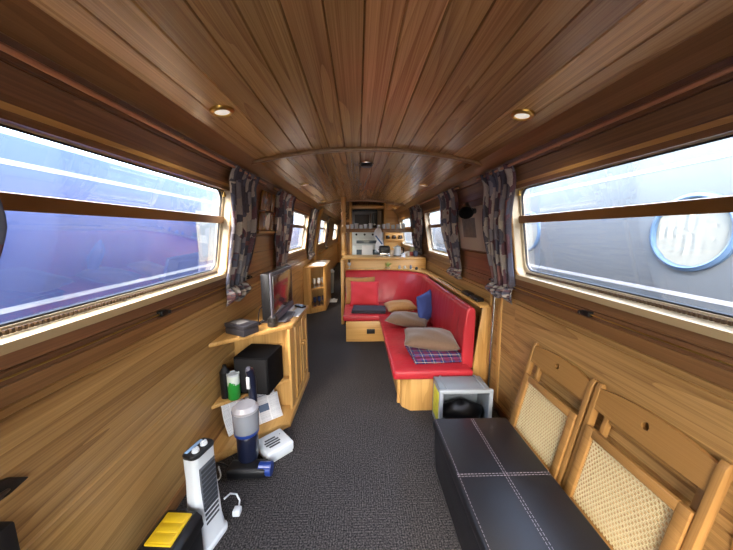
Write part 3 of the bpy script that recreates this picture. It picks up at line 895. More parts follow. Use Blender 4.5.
for y0, y1, kn in ((2.025, 2.235, 2.205), (2.240, 2.452, 2.27)):
    xa = -.474 + (y0 - 1.9) * .02
    mb = MB()
    mb.box(xa - .016, xa, y0, y1, .075, ZT - .04, .002)                       # framed door: flat panel with raised stiles
    for a, b, c, d in ((y0, y0 + .045, .075, ZT - .04), (y1 - .045, y1, .075, ZT - .04), (y0 + .045, y1 - .045, .075, .125), (y0 + .045, y1 - .045, ZT - .09, ZT - .04)):
        mb.box(xa - .001, xa + .010, a, b, c, d, .003)
    d = obj('door', mb, M_OAKV, t)
    mb = MB(); mb.lathe([(0, 0), (.006, 0), (.006, .010), (.013, .016), (.013, .024), (0, .028)], (xa + .009, kn, .44), 16, axis='X'); obj('knob', mb, M_OAKV, d)

# things on the cabinet
# television
t = thing('television', 'small silver-framed flat television on the oak cabinet, facing the sofa', 'television', (-.60, 2.12, ZT))
ang = math.radians(4)
Mx = Matrix.Translation((-.585, 2.13, ZT)) @ Matrix.Rotation(-ang, 4, 'Z')
M_SILV = plain('silver plastic', '#62606a', .4, metal=.3)
M_SCREEN = plain('reflection tinted screen', '#26090b', .22, spec=1.0, ior=1.9, coat=1)  # dark red base colour paints in the sofa's reflection
mb = MB(); mb.box(.004, .018, -.235, .235, .035, .375, .006, Mx); obj('bezel', mb, M_SILV, t)
mb = MB(); mb.box(.016, .020, -.205, .205, .085, .350, .001, Mx); obj('screen', mb, M_SCREEN, t)
mb = MB(); mb.box(-.060, .004, -.230, .225, .045, .370, .012, Mx); obj('rear_housing', mb, M_BLACK, t)
mb = MB(); mb.box(.010, .030, -.225, .225, .030, .075, .010, Mx); obj('speaker_bar', mb, M_SILV, t)
mb = MB(); mb.prism([(-.10, -.15), (.07, -.12), (.085, 0), (.07, .12), (-.10, .15)], 0, .014, 'Z', Mx, bev=.004); mb.box(-.04, .0, -.05, .05, .01, .06, .004, Mx); obj('stand', mb, M_SILV, t)
# paper under its front
def sheet(mb, c, w, d, rot, z, h, M=None):
    Mx_ = Matrix.Translation((c[0], c[1], z)) @ Matrix.Rotation(math.radians(rot), 4, 'Z')
    mb.box(-w/2, w/2, -d/2, d/2, 0, h, .0006, Mx_, seg=1)
mb = MB(); sheet(mb, (-.492, 2.27), .075, .26, -3, ZT + .001, .006)
single('paper_pad', mb, plain('pale paper', '#b9bfcc', .7), 'pale paper pad lying along the front edge of the television cabinet', 'paper')
mb = MB(); sheet(mb, (-.50, 2.40), .045, .10, 50, ZT + .0075, .016)
single('remote_control', mb, M_BLACK, 'black remote control on the far end of the paper pad by the television', 'remote control')
mb = MB(); mb.tube([(-.53, 1.985, ZT + .006), (-.50, 2.03, ZT + .006)], .006, 10)
single('pen', mb, plain('dark pen', '#3c2b33', .3), 'short dark pen in front of the near corner of the television', 'pen')
# grey box
t = thing('grey_tin_box', 'dark grey lidded tin box at the near end of the television cabinet', 'box', (-.755, 1.83, ZT))
Mx = Matrix.Translation((-.755, 1.80, ZT)) @ Matrix.Rotation(math.radians(-28), 4, 'Z')
M_TIN = plain('dark tin', '#45444a', .4, metal=.3, noise=.15, nscale=10)
mb = MB(); mb.box(-.085, .085, -.06, .06, 0, .042, .005, Mx); obj('base', mb, M_TIN, t)
mb = MB(); mb.box(-.088, .088, -.063, .063, .044, .070, .006, Mx); obj('lid', mb, M_TIN, t)
mb = MB(); mb.box(-.055, .03, -.04, .035, .070, .072, .001, Mx); obj('label_plate', mb, plain('tin label', '#8d8b88', .5), t)
# round metal pot
t = thing('metal_pot', 'round dark metal pot between the tin box and the television', 'pot', (-.595, 1.925, ZT))
M_PEW = plain('pewter', '#55524f', .3, metal=.8)
mb = MB(); mb.lathe([(0, 0), (.032, 0), (.036, .006), (.036, .026), (.033, .028), (.033, .034), (.036, .036), (.036, .062), (.030, .066), (0, .066)], (-.595, 1.925, ZT), 26); obj('body', mb, M_PEW, t)
mb = MB(); mb.lathe([(0, .066), (.030, .066), (.026, .078), (.010, .082), (.008, .090), (0, .092)], (-.595, 1.925, ZT), 22); obj('lid', mb, M_PEW, t)
# cables behind
mb = MB()
for k in range(5):
    r_ = random.Random(k + 3)
    pts = []
    for i in range(15):
        a = i / 14
        pts.append((-.72 + .12 * a + .02 * math.sin(a * 9 + k * 2), 1.93 + .10 * a + .015 * math.cos(a * 7 + k), ZT + .008 + (.05 + .018 * k) * math.sin(PI * a) * abs(math.cos(a * 3 + k * .4))))
    mb.tube(pts, .0035, 6)
o = single('cable_tangle', mb, M_BLACK, 'tangle of black cables behind the metal pot on the television cabinet', 'cables'); o['kind'] = 'stuff'
# speaker cube
t = thing('black_speaker', 'black cube loudspeaker on the middle shelf of the television cabinet', 'loudspeaker', (-.70, 1.87, .29))
Mx = Matrix.Translation((-.665, 1.825, .29)) @ Matrix.Rotation(math.radians(-8), 4, 'Z')
mb = MB(); mb.box(-.115, .115, -.115, .115, .008, .255, .008, Mx); obj('cabinet_body', mb, M_BLACKM, t)
mb = MB()
mb.box(-.105, .105, -.122, -.113, .02, .245, .004, Mx); obj('grille', mb, plain('speaker grille cloth', '#141416', .9, noise=.5, nscale=300), t)
mb = MB()
for a in (-.09, .09):
    for b in (-.09, .09): mb.lathe([(0, 0), (.012, 0), (.012, .01), (0, .01)], (a, b, 0), 10, Mx)
obj('feet', mb, M_BLACK, t)
# green can
t = thing('green_can', 'green and white cylindrical can standing on the middle shelf near the wall', 'can', (-.785, 1.685, .29))
c = (-.785, 1.69, .29)
def green():
    m, nt, b = nodes('green can print')
    tc = nt.nodes.new('ShaderNodeTexCoord'); sx = nt.nodes.new('ShaderNodeSeparateXYZ'); nt.links.new(tc.outputs['Object'], sx.inputs[0])
    nz = nt.nodes.new('ShaderNodeTexNoise'); nz.inputs['Scale'].default_value = 22; nt.links.new(tc.outputs['Object'], nz.inputs['Vector'])
    z_ = math_node(nt, 'ADD', sx.outputs[2], math_node(nt, 'MULTIPLY', math_node(nt, 'SUBTRACT', nz.outputs['Fac'], .5), .11))
    f = math_node(nt, 'GREATER_THAN', z_, .105)
    nt.links.new(mixc(nt, f, lin('#2f9a3a'), lin('#dfe6da')), b.inputs['Base Color']); b.inputs['Roughness'].default_value = .35
    return m
mb = MB(); mb.lathe([(0, 0), (.034, 0), (.036, .004), (.036, .155), (0, .155)], c, 26); obj('body', mb, green(), t)
mb = MB(); mb.lathe([(0, .155), (.036, .155), (.038, .158), (.038, .166), (.034, .167), (.033, .162), (0, .162)], c, 26); obj('lid', mb, M_WHITE, t)
mb = MB(); mb.lathe([(0, 0), (.030, 0), (.030, .17), (.012, .20), (.012, .215), (0, .215)], (-.842, 1.705, .29), 18)
single('black_bottle', mb, M_BLACK, 'black bottle against the wall beside the green can', 'bottle')
# newspapers on the plinth
M_NEWS = newsprint('newsprint')
def paper(c, w, h, rotz, tilt, label, name='newspaper'):
    def fn(u, v):
        return ((u - .5) * w, .012 * math.sin(v * PI) , v * h)
    mb = MB(); Mx = Matrix.Rotation(math.radians(rotz), 4, 'Z') @ Matrix.Rotation(math.radians(-tilt), 4, 'X')
    mb.grid(fn, 4, 8, Mx)
    o = single(name, mb, M_NEWS, label, 'newspaper', 'newspapers on the bottom shelf', 60, loc=(0, 0, 0))
    o.location = c
    md = o.modifiers.new('s', 'SOLIDIFY'); md.thickness = .006
    return o
paper((-.62, 1.775, .058), .22, .17, 36, 35, 'folded newspaper propped in front on the bottom shelf, picture block on its page')
paper((-.665, 1.835, .058), .20, .20, 34, 22, 'folded newspaper in the middle of the bottom shelf, half hidden by the front one')
paper((-.775, 1.70, .058), .15, .20, 58, 16, 'newspaper leaning nearest the wall, behind the upright vacuum')
# ------------------------------------------------------------------ small floor things on the left
# white square box on the carpet
t = thing('white_fan_box', 'square white plastic box with a round slotted grille on the carpet by the cabinet', 'fan heater', (-.515, 1.58, 0))
Mx = Matrix.Translation((-.515, 1.58, 0)) @ Matrix.Rotation(math.radians(43), 4, 'Z')
mb = MB(); mb.box(-.085, .085, -.085, .085, .012, .072, .012, Mx, seg=3); obj('casing', mb, M_WHITE, t)
mb = MB(); mb.box(-.078, .078, -.078, .078, 0, .016, .003, Mx); obj('base', mb, plain('grey white plastic', '#c7cac8', .5), t)
for k in range(4):
    yy = -.036 + k * .021; hw = math.sqrt(max(.0004, .046**2 - (yy+.005)**2))
    mb = MB(); mb.box(-.015 - hw, -.015 + hw, yy - .0065, yy + .0065, .0715, .0735, .001, Mx, seg=1); obj('vent_slot', mb, plain('dark slot', '#3c3f42', .6) if k == 0 else bpy.data.materials['dark slot'], t)
mb = MB(); mb.lathe([(0, .072), (.004, .072), (.004, .074), (0, .0745)], (.05, .03, 0), 10, Mx); obj('button', mb, M_GREY, t)

# upright vacuum cleaner
M_CLEAR = plain('clear smoky plastic', '#b8bcc4', .12, trans=.55, ior=1.2)
M_NAVY = plain('navy plastic', '#12172b', .3, coat=.4)
M_BLUEP = plain('blue plastic', '#20397f', .3, coat=.4)
t = thing('upright_vacuum', 'navy and black upright vacuum cleaner with a clear dust bin by the shelves', 'vacuum cleaner', (-.61, 1.42, 0))
vx, vy = -.625, 1.46
mb = MB(); mb.box(-.715, -.500, 1.36, 1.45, .012, .070, .018, seg=3); obj('floor_head', mb, M_BLACK, t)
mb = MB(); mb.tube([(-.545, 1.40, .045), (-.478, 1.40, .045)], .036, 20); obj('brush_cap', mb, M_BLUEP, t)
mb = MB()
for x_ in (-.70, -.52): mb.tube([(x_ - .012, 1.455, .022), (x_ + .012, 1.455, .022)], .022, 16)
obj('wheels', mb, M_BLACK, t)
mb = MB(); mb.lathe([(0, .05), (.045, .05), (.055, .08), (.056, .20), (.05, .215), (0, .215)], (vx, vy, 0), 26); obj('motor_housing', mb, M_NAVY, t)
mb = MB(); mb.lathe([(0, .216), (.054, .216), (.066, .228), (.067, .245), (0, .245)], (vx, vy, 0), 26); obj('bin_collar', mb, M_BLUEP, t)
mb = MB(); mb.lathe([(0, .245), (.066, .245), (.069, .345), (.066, .365), (.03, .372), (0, .372)], (vx, vy, 0), 28); bn = obj('dust_bin', mb, M_CLEAR, t)
mb = MB(); mb.lathe([(0, .25), (.03, .25), (.034, .33), (.03, .34), (0, .34)], (vx, vy, 0), 18); obj('filter', mb, M_GREY, bn)
mb = MB(); mb.lathe([(0, .358), (.068, .358), (.069, .372), (.052, .392), (0, .395)], (vx, vy, 0), 26); obj('bin_lid', mb, plain('pale bin lid', '#aaaaae', .3, metal=.2), t)
mb = MB(); mb.tube([(vx + .015, vy + .058, .10), (vx + .018, vy + .072, .35), (vx + .018, vy + .068, .50), (vx + .016, vy + .05, .565), (vx + .014, vy + .035, .58)], [.022, .022, .023, .022, .014], 14); obj('handle', mb, M_NAVY, t)
mb = MB(); mb.box(vx + .000, vx + .018, vy + .032, vy + .046, .46, .53, .003); obj('switch', mb, M_WHITE, t)
# mains lead of the vacuum
mb = MB()
pts = []
for i in range(41):
    a = i / 40
    pts.append((-.70 - .09 * math.sin(a * PI) - .03 * math.sin(a * 7), 1.44 - .20 * a + .05 * math.sin(a * 8), .010 + .09 * math.sin(a * PI) ** 2 * (1 if a < .5 else .8)))
mb.tube(pts, .005, 8)
single('mains_lead', mb, M_BLACK, 'black mains lead looping on the carpet between the vacuum and the tower heater', 'cable')
mb = MB()
pts = [(-.775 + .02 * math.sin(i * .5), 1.20 + i * .012, .012 + .006 * math.sin(i * .7)) for i in range(22)]
mb.tube(pts, .004, 8)
single('white_lead', mb, M_WHITE, 'thin white lead along the left wall behind the tower heater', 'cable')

# tower heater
t = thing('tower_heater', 'white tower fan heater with two dials on its black top, standing by the left wall', 'heater', (-.655, 1.085, 0))
Mx = Matrix.Translation((-.668, 1.085, 0)) @ Matrix.Rotation(math.radians(-16), 4, 'Z')
def rrect(w, d, r, k=5):
    pts = []
    for cx_, cy_, a0 in ((w - r, d - r, 0), (-w + r, d - r, 90), (-w + r, -d + r, 180), (w - r, -d + r, 270)):
        for i in range(k + 1):
            a = math.radians(a0 + 90 * i / k); pts.append((cx_ + r * math.cos(a), cy_ + r * math.sin(a)))
    return pts
def loft(mb, secs, M):
    n = len(secs[0][0]); vs = []; fs = []
    for pts, z in secs: vs += [(x, y, z + (sh * x if (sh := 0) else 0)) for x, y in pts]
    for j in range(len(secs) - 1):
        for k in range(n): fs.append([j*n+k, j*n+(k+1) % n, (j+1)*n+(k+1) % n, (j+1)*n+k])
    fs.append(list(range(n))[::-1]); fs.append([(len(secs)-1)*n+k for k in range(n)])
    mb.add(vs, fs, M)
mb = MB(); loft(mb, [(rrect(.052, .070, .03), .02), (rrect(.044, .064, .028), .08), (rrect(.036, .056, .025), .30), (rrect(.036, .056, .025), .420), (rrect(.038, .058, .026), .432)], Mx); obj('casing', mb, M_WHITE, t)
mb = MB(); loft(mb, [(rrect(.038, .058, .026), .430), (rrect(.038, .058, .026), .438), (rrect(.033, .053, .022), .443)], Mx); tp = obj('top_panel', mb, M_BLACK, t)
for yy in (-.022, .020):
    mb = MB(); mb.lathe([(0, .442), (.0145, .442), (.0135, .452), (0, .453)], (.008, yy, 0), 20, Mx); mb.box(-.005 + .008, .005 + .008, yy - .013, yy + .012, .452, .458, .002, Mx); obj('dial', mb, M_WHITE, tp)
mb = MB(); mb.box(-.030, -.014, -.042, .040, .441, .4445, .002, Mx); obj('carry_slot', mb, plain('pale blue inlay', '#86a4c4', .25), tp)
mb = MB(); mb.box(.032, .040, -.040, .040, .10, .38, .003, Mx)
obj('grille', mb, plain('grille frame', '#565b62', .4), t)
mb = MB()
for k in range(12): mb.box(.039, .043, -.036, .036, .112 + k * .0222, .112 + k * .0222 + .013, .001, Mx, seg=1)
obj('louvres', mb, plain('dark louvre', '#33363b', .5), t)
mb = MB(); loft(mb, [(rrect(.060, .076, .034), 0), (rrect(.060, .076, .034), .014), (rrect(.052, .070, .030), .022)], Mx); obj('base', mb, M_WHITE, t)
# its plug hanging beside
t = thing('white_plug', 'white mains plug with a short lead beside the tower heater', 'plug', (-.57, 1.19, .0))
mb = MB(); mb.box(-.595, -.560, 1.165, 1.20, .006, .036, .006); obj('plug_body', mb, M_WHITE, t)
mb = MB(); mb.tube([(-.578, 1.20, .02), (-.582, 1.225, .035), (-.60, 1.235, .06), (-.612, 1.20, .10), (-.617, 1.155, .12)], .004, 8); obj('lead', mb, M_WHITE, t)

# tool box
t = thing('tool_box', 'black tool box with a yellow lid tray in front of the tower heater', 'tool box', (-.71, .93, 0))
Mx = Matrix.Translation((-.705, .925, 0)) @ Matrix.Rotation(math.radians(-4), 4, 'Z') @ Matrix.Scale(.86, 4)
M_YEL = plain('yellow plastic', '#d9b31c', .4, noise=.06)
mb = MB(); mb.box(-.105, .085, -.085, .085, 0, .20, .01, Mx); obj('body', mb, M_BLACK, t)
mb = MB(); mb.prism([(-.112, .195), (.092, .195), (.086, .245), (.062, .268), (-.072, .268), (-.104, .24)], -.092, .092, 'Y', Mx, bev=.005); obj('lid', mb, M_BLACK, t)
mb = MB()
mb.box(-.062, .052, -.064, .074, .262, .276, .003, Mx)
ty = obj('yellow_tray', mb, M_YEL, t)
mb = MB()
pass
for k in range(3):
    mb = MB(); mb.box(-.050, .042, -.056 + k * .042, -.056 + k * .042 + .032, .2755, .279, .0015, Mx); obj('raised_pad', mb, M_YEL, ty)
for a in (-.06, .05):
    mb = MB(); mb.box(a - .014, a + .014, -.100, -.088, .14, .215, .003, Mx); obj('latch', mb, M_YEL, t)
mb = MB(); mb.tube([(-.02, .080, .27), (-.02, .088, .278), (.02, .088, .278), (.02, .080, .27)], .004, 8, M=Mx); obj('handle_hinge', mb, M_BLACK, t)
mb = MB()
mb.tube([(-.86 + .01*i, .86 - .03*i if i < 3 else .78, .02 + .05*i) for i in range(4)], .008, 8)
single('dark_strap', mb, M_BLACK, 'dark strap lying between the tool box and the left wall', 'strap')

# ------------------------------------------------------------------ sofa
SZ = .33
t = thing('corner_sofa', 'red leather corner sofa on oak plinths along the right wall', 'sofa', (.55, 3.0, 0))
bx = .86
mb = MB(); mb.prism([(.385, 1.95), (bx, 1.95), (bx, 3.32), (.315, 3.32), (.315, 2.06), (.33, 2.0)], 0, .255, 'Z', bev=.004); obj('plinth', mb, M_OAKV, t)
mb = MB(); mb.box(.30, .325, 2.05, 2.08, 0, .255, .003); obj('plinth_corner_strip', mb, M_OAKV, t)
mb = MB(); mb.box(-.15, bx, 3.32, 4.15, 0, .255, .004); p2 = obj('plinth', mb, M_OAKX, t)
mb = MB(); mb.box(.10, .20, 3.312, 3.322, .10, .16, .004); obj('socket_plate', mb, M_BLACK, p2)
def cushion_plate(poly, z0, z1, bev):
    m = MB(); m.prism(poly, z0, z1, 'Z'); 
    bm = bmesh.new(); vs = [bm.verts.new(p) for p in m.v]
    for f in m.f: bm.faces.new([vs[i] for i in f])
    bmesh.ops.bevel(bm, geom=list(bm.edges), offset=bev, segments=4, profile=.5, affect='EDGES')
    bm.verts.index_update()
    q = MB(); q.add([v.co.copy() for v in bm.verts], [[v.index for v in f.verts] for f in bm.faces]); bm.free(); return q
obj('seat_cushion', cushion_plate([(.252, 1.925), (.84, 1.925), (.84, 3.31), (.252, 3.31)], .258, SZ, .020), M_RED, t, 50)
obj('seat_cushion', cushion_plate([(-.185, 3.315), (.84, 3.315), (.84, 4.0), (-.185, 4.0)], .258, SZ, .020), M_RED, t, 50)
# piping along front edges
mb = MB(); mb.tube([(.256, 1.95, SZ - .012), (.256, 3.29, SZ - .012)], .005, 8); mb.tube([(.275, 1.930, SZ - .012), (.82, 1.930, SZ - .012)], .005, 8); obj('piping', mb, M_RED, t)
# backrest: padded wall following the corner
def back_path():
    pts = [(.80, 2.03 + i * (3.55 - 2.03) / 10) for i in range(11)]
    cx_, cy_ = .80 - .40, 3.55
    for i in range(1, 11):
        a = PI/2 * i / 10; pts.append((cx_ + .40 * math.cos(a), cy_ + .42 * math.sin(a)))
    pts += [(.40 - (.40 + .185) * i / 6, 3.97) for i in range(1, 7)]
    return pts
bp_ = back_path()
def back_sections(mb):
    n = len(bp_); vs = []; fs = []
    sec = [(0.0, SZ - .04), (-.012, SZ + .04), (-.010, SZ + .25), (.006, .735), (.016, .760), (.035, .772), (.055, .772), (.072, .755), (.078, .70), (.078, SZ - .04)]
    lean = .10
    for i, (x, y) in enumerate(bp_):
        a = Vector(bp_[max(0, i-1)]); b = Vector(bp_[min(n-1, i+1)])
        tdir = (b - a).normalized(); nv = Vector((tdir.y, -tdir.x))       # outward from the seat
        far = max(0, min(1, (y - 3.4) / .55))
        for d, z in sec:
            k = (z - SZ) / (.77 - SZ) * (.0 + .105 * far)
            vs.append((x + nv.x * (d + k), y + nv.y * (d + k), z))
    m = len(sec)
    for i in range(n-1):
        for k in range(m): fs.append([i*m+k, i*m+(k+1) % m, (i+1)*m+(k+1) % m, (i+1)*m+k])
    fs.append(list(range(m))); fs.append([(n-1)*m+k for k in range(m)])
    mb.add(vs, fs)
mb = MB(); back_sections(mb); o = obj('backrest', mb, M_RED, t, 60)
md = o.modifiers.new('b', 'BEVEL'); md.width = .012; md.segments = 3; md.limit_method = 'ANGLE'; md.angle_limit = math.radians(50)
# sloping oak end panel behind the backrest and the dark cavity
mb = MB(); mb.prism([(.890, .0), (wx(1, 0) - .006, .0), (wx(1, .76) - .006, .772), (.940, .772), (.890, .30)], 2.06, 2.08, 'Y', bev=.002); obj('end_panel', mb, M_OAKV, t)
# ledge following the wall above the backrest
top_o = []
mb = MB()
inner = [(.89, 2.0), (.885, 3.60)] + [(.40 + .485 * math.cos(PI/2 * i/10), 3.60 + .50 * math.sin(PI/2 * i/10)) for i in range(1, 11)] + [(-.20, 4.10)]
outer = [(-.20, 4.145), (.985, 4.145), (.985, 2.06), (.965, 2.01)]
mb.prism(inner + outer, .776, .794, 'Z', bev=.003)
obj('ledge', mb, M_OAKY, t)

def pillow(w, h, thick, seedv, pinch=.05, n=18, wr=.006):
    """stuffed square cushion lying in its own xy plane"""
    mb = MB(); r_ = random.Random(seedv); ph = [r_.random() * 6 for _ in range(6)]
    def side(sg):
        def fn(u, v):
            a, b = u*2-1, v*2-1
            x = a * w/2 * (1 - pinch * (1 - b*b) * 0 - pinch * (b*b*0 + (1 - abs(b)) * .0)) ; y = b * h/2
            x *= 1 - pinch * (1 - b*b) * abs(a)**3; y *= 1 - pinch * (1 - a*a) * abs(b)**3
            e = max(0, (1 - a*a)) ** .45 * max(0, (1 - b*b)) ** .45
            z = sg * thick/2 * e
            z += wr * math.sin(a*4 + ph[0] + b*2) * math.sin(b*5 + ph[1]) * e * 1.5
            return (x, y, z)
        return fn
    mb.grid(side(1), n, n); mb.grid(side(-1), n, n)
    return mb
def cushion(label, mat, w, h, th, loc, rot, seedv, name='cushion', group=None, piping=None):
    mb = pillow(w, h, th, seedv)
    o = obj(name, mb, mat, None, 80, weld=True)
    o.location = loc; o.rotation_euler = [math.radians(a) for a in rot]
    tag(o, label, 'cushion', group)
    return o
M_TAN = plain('tan cushion cloth', '#6b523d', .8, noise=.2, nscale=60, bump=.3, sheen=.3)
M_OCH = plain('ochre cushion cloth', '#a07036', .7, noise=.25, nscale=40, bump=.3, sheen=.2)
M_BLU = plain('blue cushion cloth', '#3a4c8c', .8, noise=.1, nscale=30, bump=.3)
M_TARTAN = tartan('tartan blanket')
cushion('ochre cushion behind the red one on the far left seat', M_OCH, .42, .38, .10, (.03, 3.915, .335 + .18), (76, 0, 4), 1)
cushion('plain red cushion upright on the far left seat', M_REDF, .39, .34, .14, (.085, 3.78, .335 + .165), (70, 0, -3), 2)
cushion('ochre cushion lying in the sofa corner', M_OCH, .38, .30, .13, (.53, 3.50, .335 + .06), (4, -3, 8), 3)
cushion('tan cushion in the middle of the red bench', M_TAN, .44, .36, .13, (.535, 2.95, .335 + .062), (-2, 3, -20), 4)
cushion('blue cushion leaning on its point against the red backrest', M_BLU, .31, .31, .10, (.725, 2.96, .335 + .195), (42, 80, 0), 5)
# folded blankets
def folded(name, label, mat, c, w, d, layers, rot, th):
    mb = MB(); Mx = Matrix.Translation(c) @ Matrix.Rotation(math.radians(rot), 4, 'Z')
    for k in range(layers):
        dx = .008 * math.sin(k * 2.1); 
        mb.box(-w/2 + dx, w/2 + dx, -d/2 - dx, d/2, k * th, k * th + th * .96, th * .45, Mx, seg=3)
    return single(name, mb, mat, label, 'blanket', loc=c)
folded('folded_blanket', 'folded tartan blanket under a tan cushion at the near end of the sofa', M_TARTAN, (.60, 2.20, SZ + .003), .37, .34, 3, 4, .024)
cushion('tan cushion on top of the folded tartan blanket', M_TAN, .43, .36, .13, (.59, 2.23, SZ + .003 + .072 + .055), (1, 2, -9), 6)
folded('folded_blanket', 'dark folded blanket on the far left seat under the red cushion', plain('dark wool', '#37333c', .95, noise=.3, nscale=25), (.13, 3.50, SZ + .003), .42, .24, 2, -4, .024)
# two black things on the ledge
for y0, lab in ((2.28, 'black phone on the oak ledge behind the sofa, farther of the two'), (2.10, 'black phone at the near end of the oak ledge behind the sofa')):
    mb = MB(); mb.box(.905, .965, y0, y0 + .15, .795, .822, .008, seg=3)
    single('cordless_phone', mb, M_BLACK, lab, 'phone')
mb = MB(); mb.tube([(.93, 2.46, .799), (.925, 2.7, .799), (.94, 2.95, .799), (.92, 3.2, .799)], .005, 8)
single('black_cable', mb, M_BLACK, 'thin black cable running along the oak ledge behind the sofa', 'cable')

# ------------------------------------------------------------------ grey crate with black bags
t = thing('grey_storage_box', 'grey plastic storage box lying open on its side between ottoman and sofa', 'storage box', (.71, 1.80, 0))
xa, xb, ya, yb, zt = .528, .885, 1.705, 1.905, .305
mb = MB()
def ring_box(mb, x0, x1, z0, z1, y0, y1, t_):
    mb.box(x0, x1, y0, y1, z1 - t_, z1, .006); mb.box(x0, x1, y0, y1, z0, z0 + t_, .004)
    mb.box(x0, x0 + t_, y0, y1, z0, z1, .006); mb.box(x1 - t_, x1, y0, y1, z0, z1, .006)
    mb.box(x0, x1, y1 - t_, y1, z0, z1, .004)
ring_box(mb, xa + .01, xb - .01, .004, zt - .006, ya + .012, yb, .012)
obj('shell', mb, M_GREY, t)
mb = MB()
mb.box(xa, xb, ya, ya + .022, zt - .026, zt, .005); mb.box(xa, xb, ya, ya + .022, 0, .022, .004)
mb.box(xa, xa + .026, ya, ya + .022, .02, zt - .02, .005); mb.box(xb - .026, xb, ya, ya + .022, .02, zt - .02, .005)
obj('rim', mb, plain('pale grey rim', '#9fa6ab', .45), t)
for x_ in (xa + .05, xb - .06):
    mb = MB(); mb.box(x_, x_ + .014, ya + .02, yb - .006, zt - .008, zt + .003, .002); obj('rib', mb, M_GREY, t)
mb = MB(); mb.box(xa + .007, xa + .011, ya + .035, yb - .03, .05, .26, .001); obj('sticker', mb, plain('yellow sticker', '#c9c83c', .5, noise=.5, nscale=30), t)
mb = MB()
def bagfn(u, v):
    a = u * 2 * PI; e = math.sin(v * PI) ** .6
    r1 = .158 + .006 * math.sin(a * 5) ; 
    return (.708 + r1 * e * math.cos(a), 1.795 + .072 * e * math.sin(a), .02 + .165 * v + .006 * math.sin(a * 3 + v * 4))
mb.grid(bagfn, 40, 16)
single('black_bag', mb, plain('black shiny plastic', '#0b0b0e', .35), 'black plastic bag stuffed inside the grey storage box', 'bag', smooth=60)

# ------------------------------------------------------------------ ottoman
t = thing('black_ottoman', 'long black leather ottoman bench with pale cross stitching', 'ottoman', (.615, 1.05, 0))
ox0, ox1, oy0, oy1, oz = .408, .820, .690, 1.425, .312
mb = MB(); mb.prism([(ox0 + .022, 0.0), (ox1 - .012, 0.0), (ox1 - .006, oz - .055), (ox0 + .008, oz - .055)], oy0 + .01, oy1 - .01, 'Y', bev=.008); obj('body', mb, M_OTTO, t)
q = cushion_plate([(ox0, oy0), (ox1, oy0), (ox1, oy1), (ox0, oy1)], oz - .055, oz, .012); obj('lid', q, M_OTTO, t, 50)
mb = MB()
cxm, cym = .622, 1.05
def dash(mb, a, b, seg=.010, gap=.005):
    a, b = Vector(a), Vector(b); L = (b - a).length; d = (b - a) / L; k = 0
    s_ = Vector((-d.y, d.x, 0)) * .0008
    while k < L:
        p, q_ = a + d * k, a + d * min(L, k + seg)
        h = Vector((0, 0, .0012))
        mb.add([p - s_, p + s_, q_ + s_, q_ - s_, p - s_ + h, p + s_ + h, q_ + s_ + h, q_ - s_ + h], [(3,2,1,0),(4,5,6,7),(0,1,5,4),(1,2,6,5),(2,3,7,6),(3,0,4,7)])
        k += seg + gap
zt_ = oz - .0004
for o_ in (-.0055, .0055):
    dash(mb, (cxm + o_, oy0 + .008, zt_), (cxm + o_, oy1 - .008, zt_)); dash(mb, (ox0 + .008, cym + o_, zt_), (ox1 - .008, cym + o_, zt_))
dash(mb, (ox0 + .014, oy0 + .008, zt_ - .0005), (ox0 + .014, oy1 - .008, zt_ - .0005))
obj('stitching', mb, M_STITCH, t, 0)

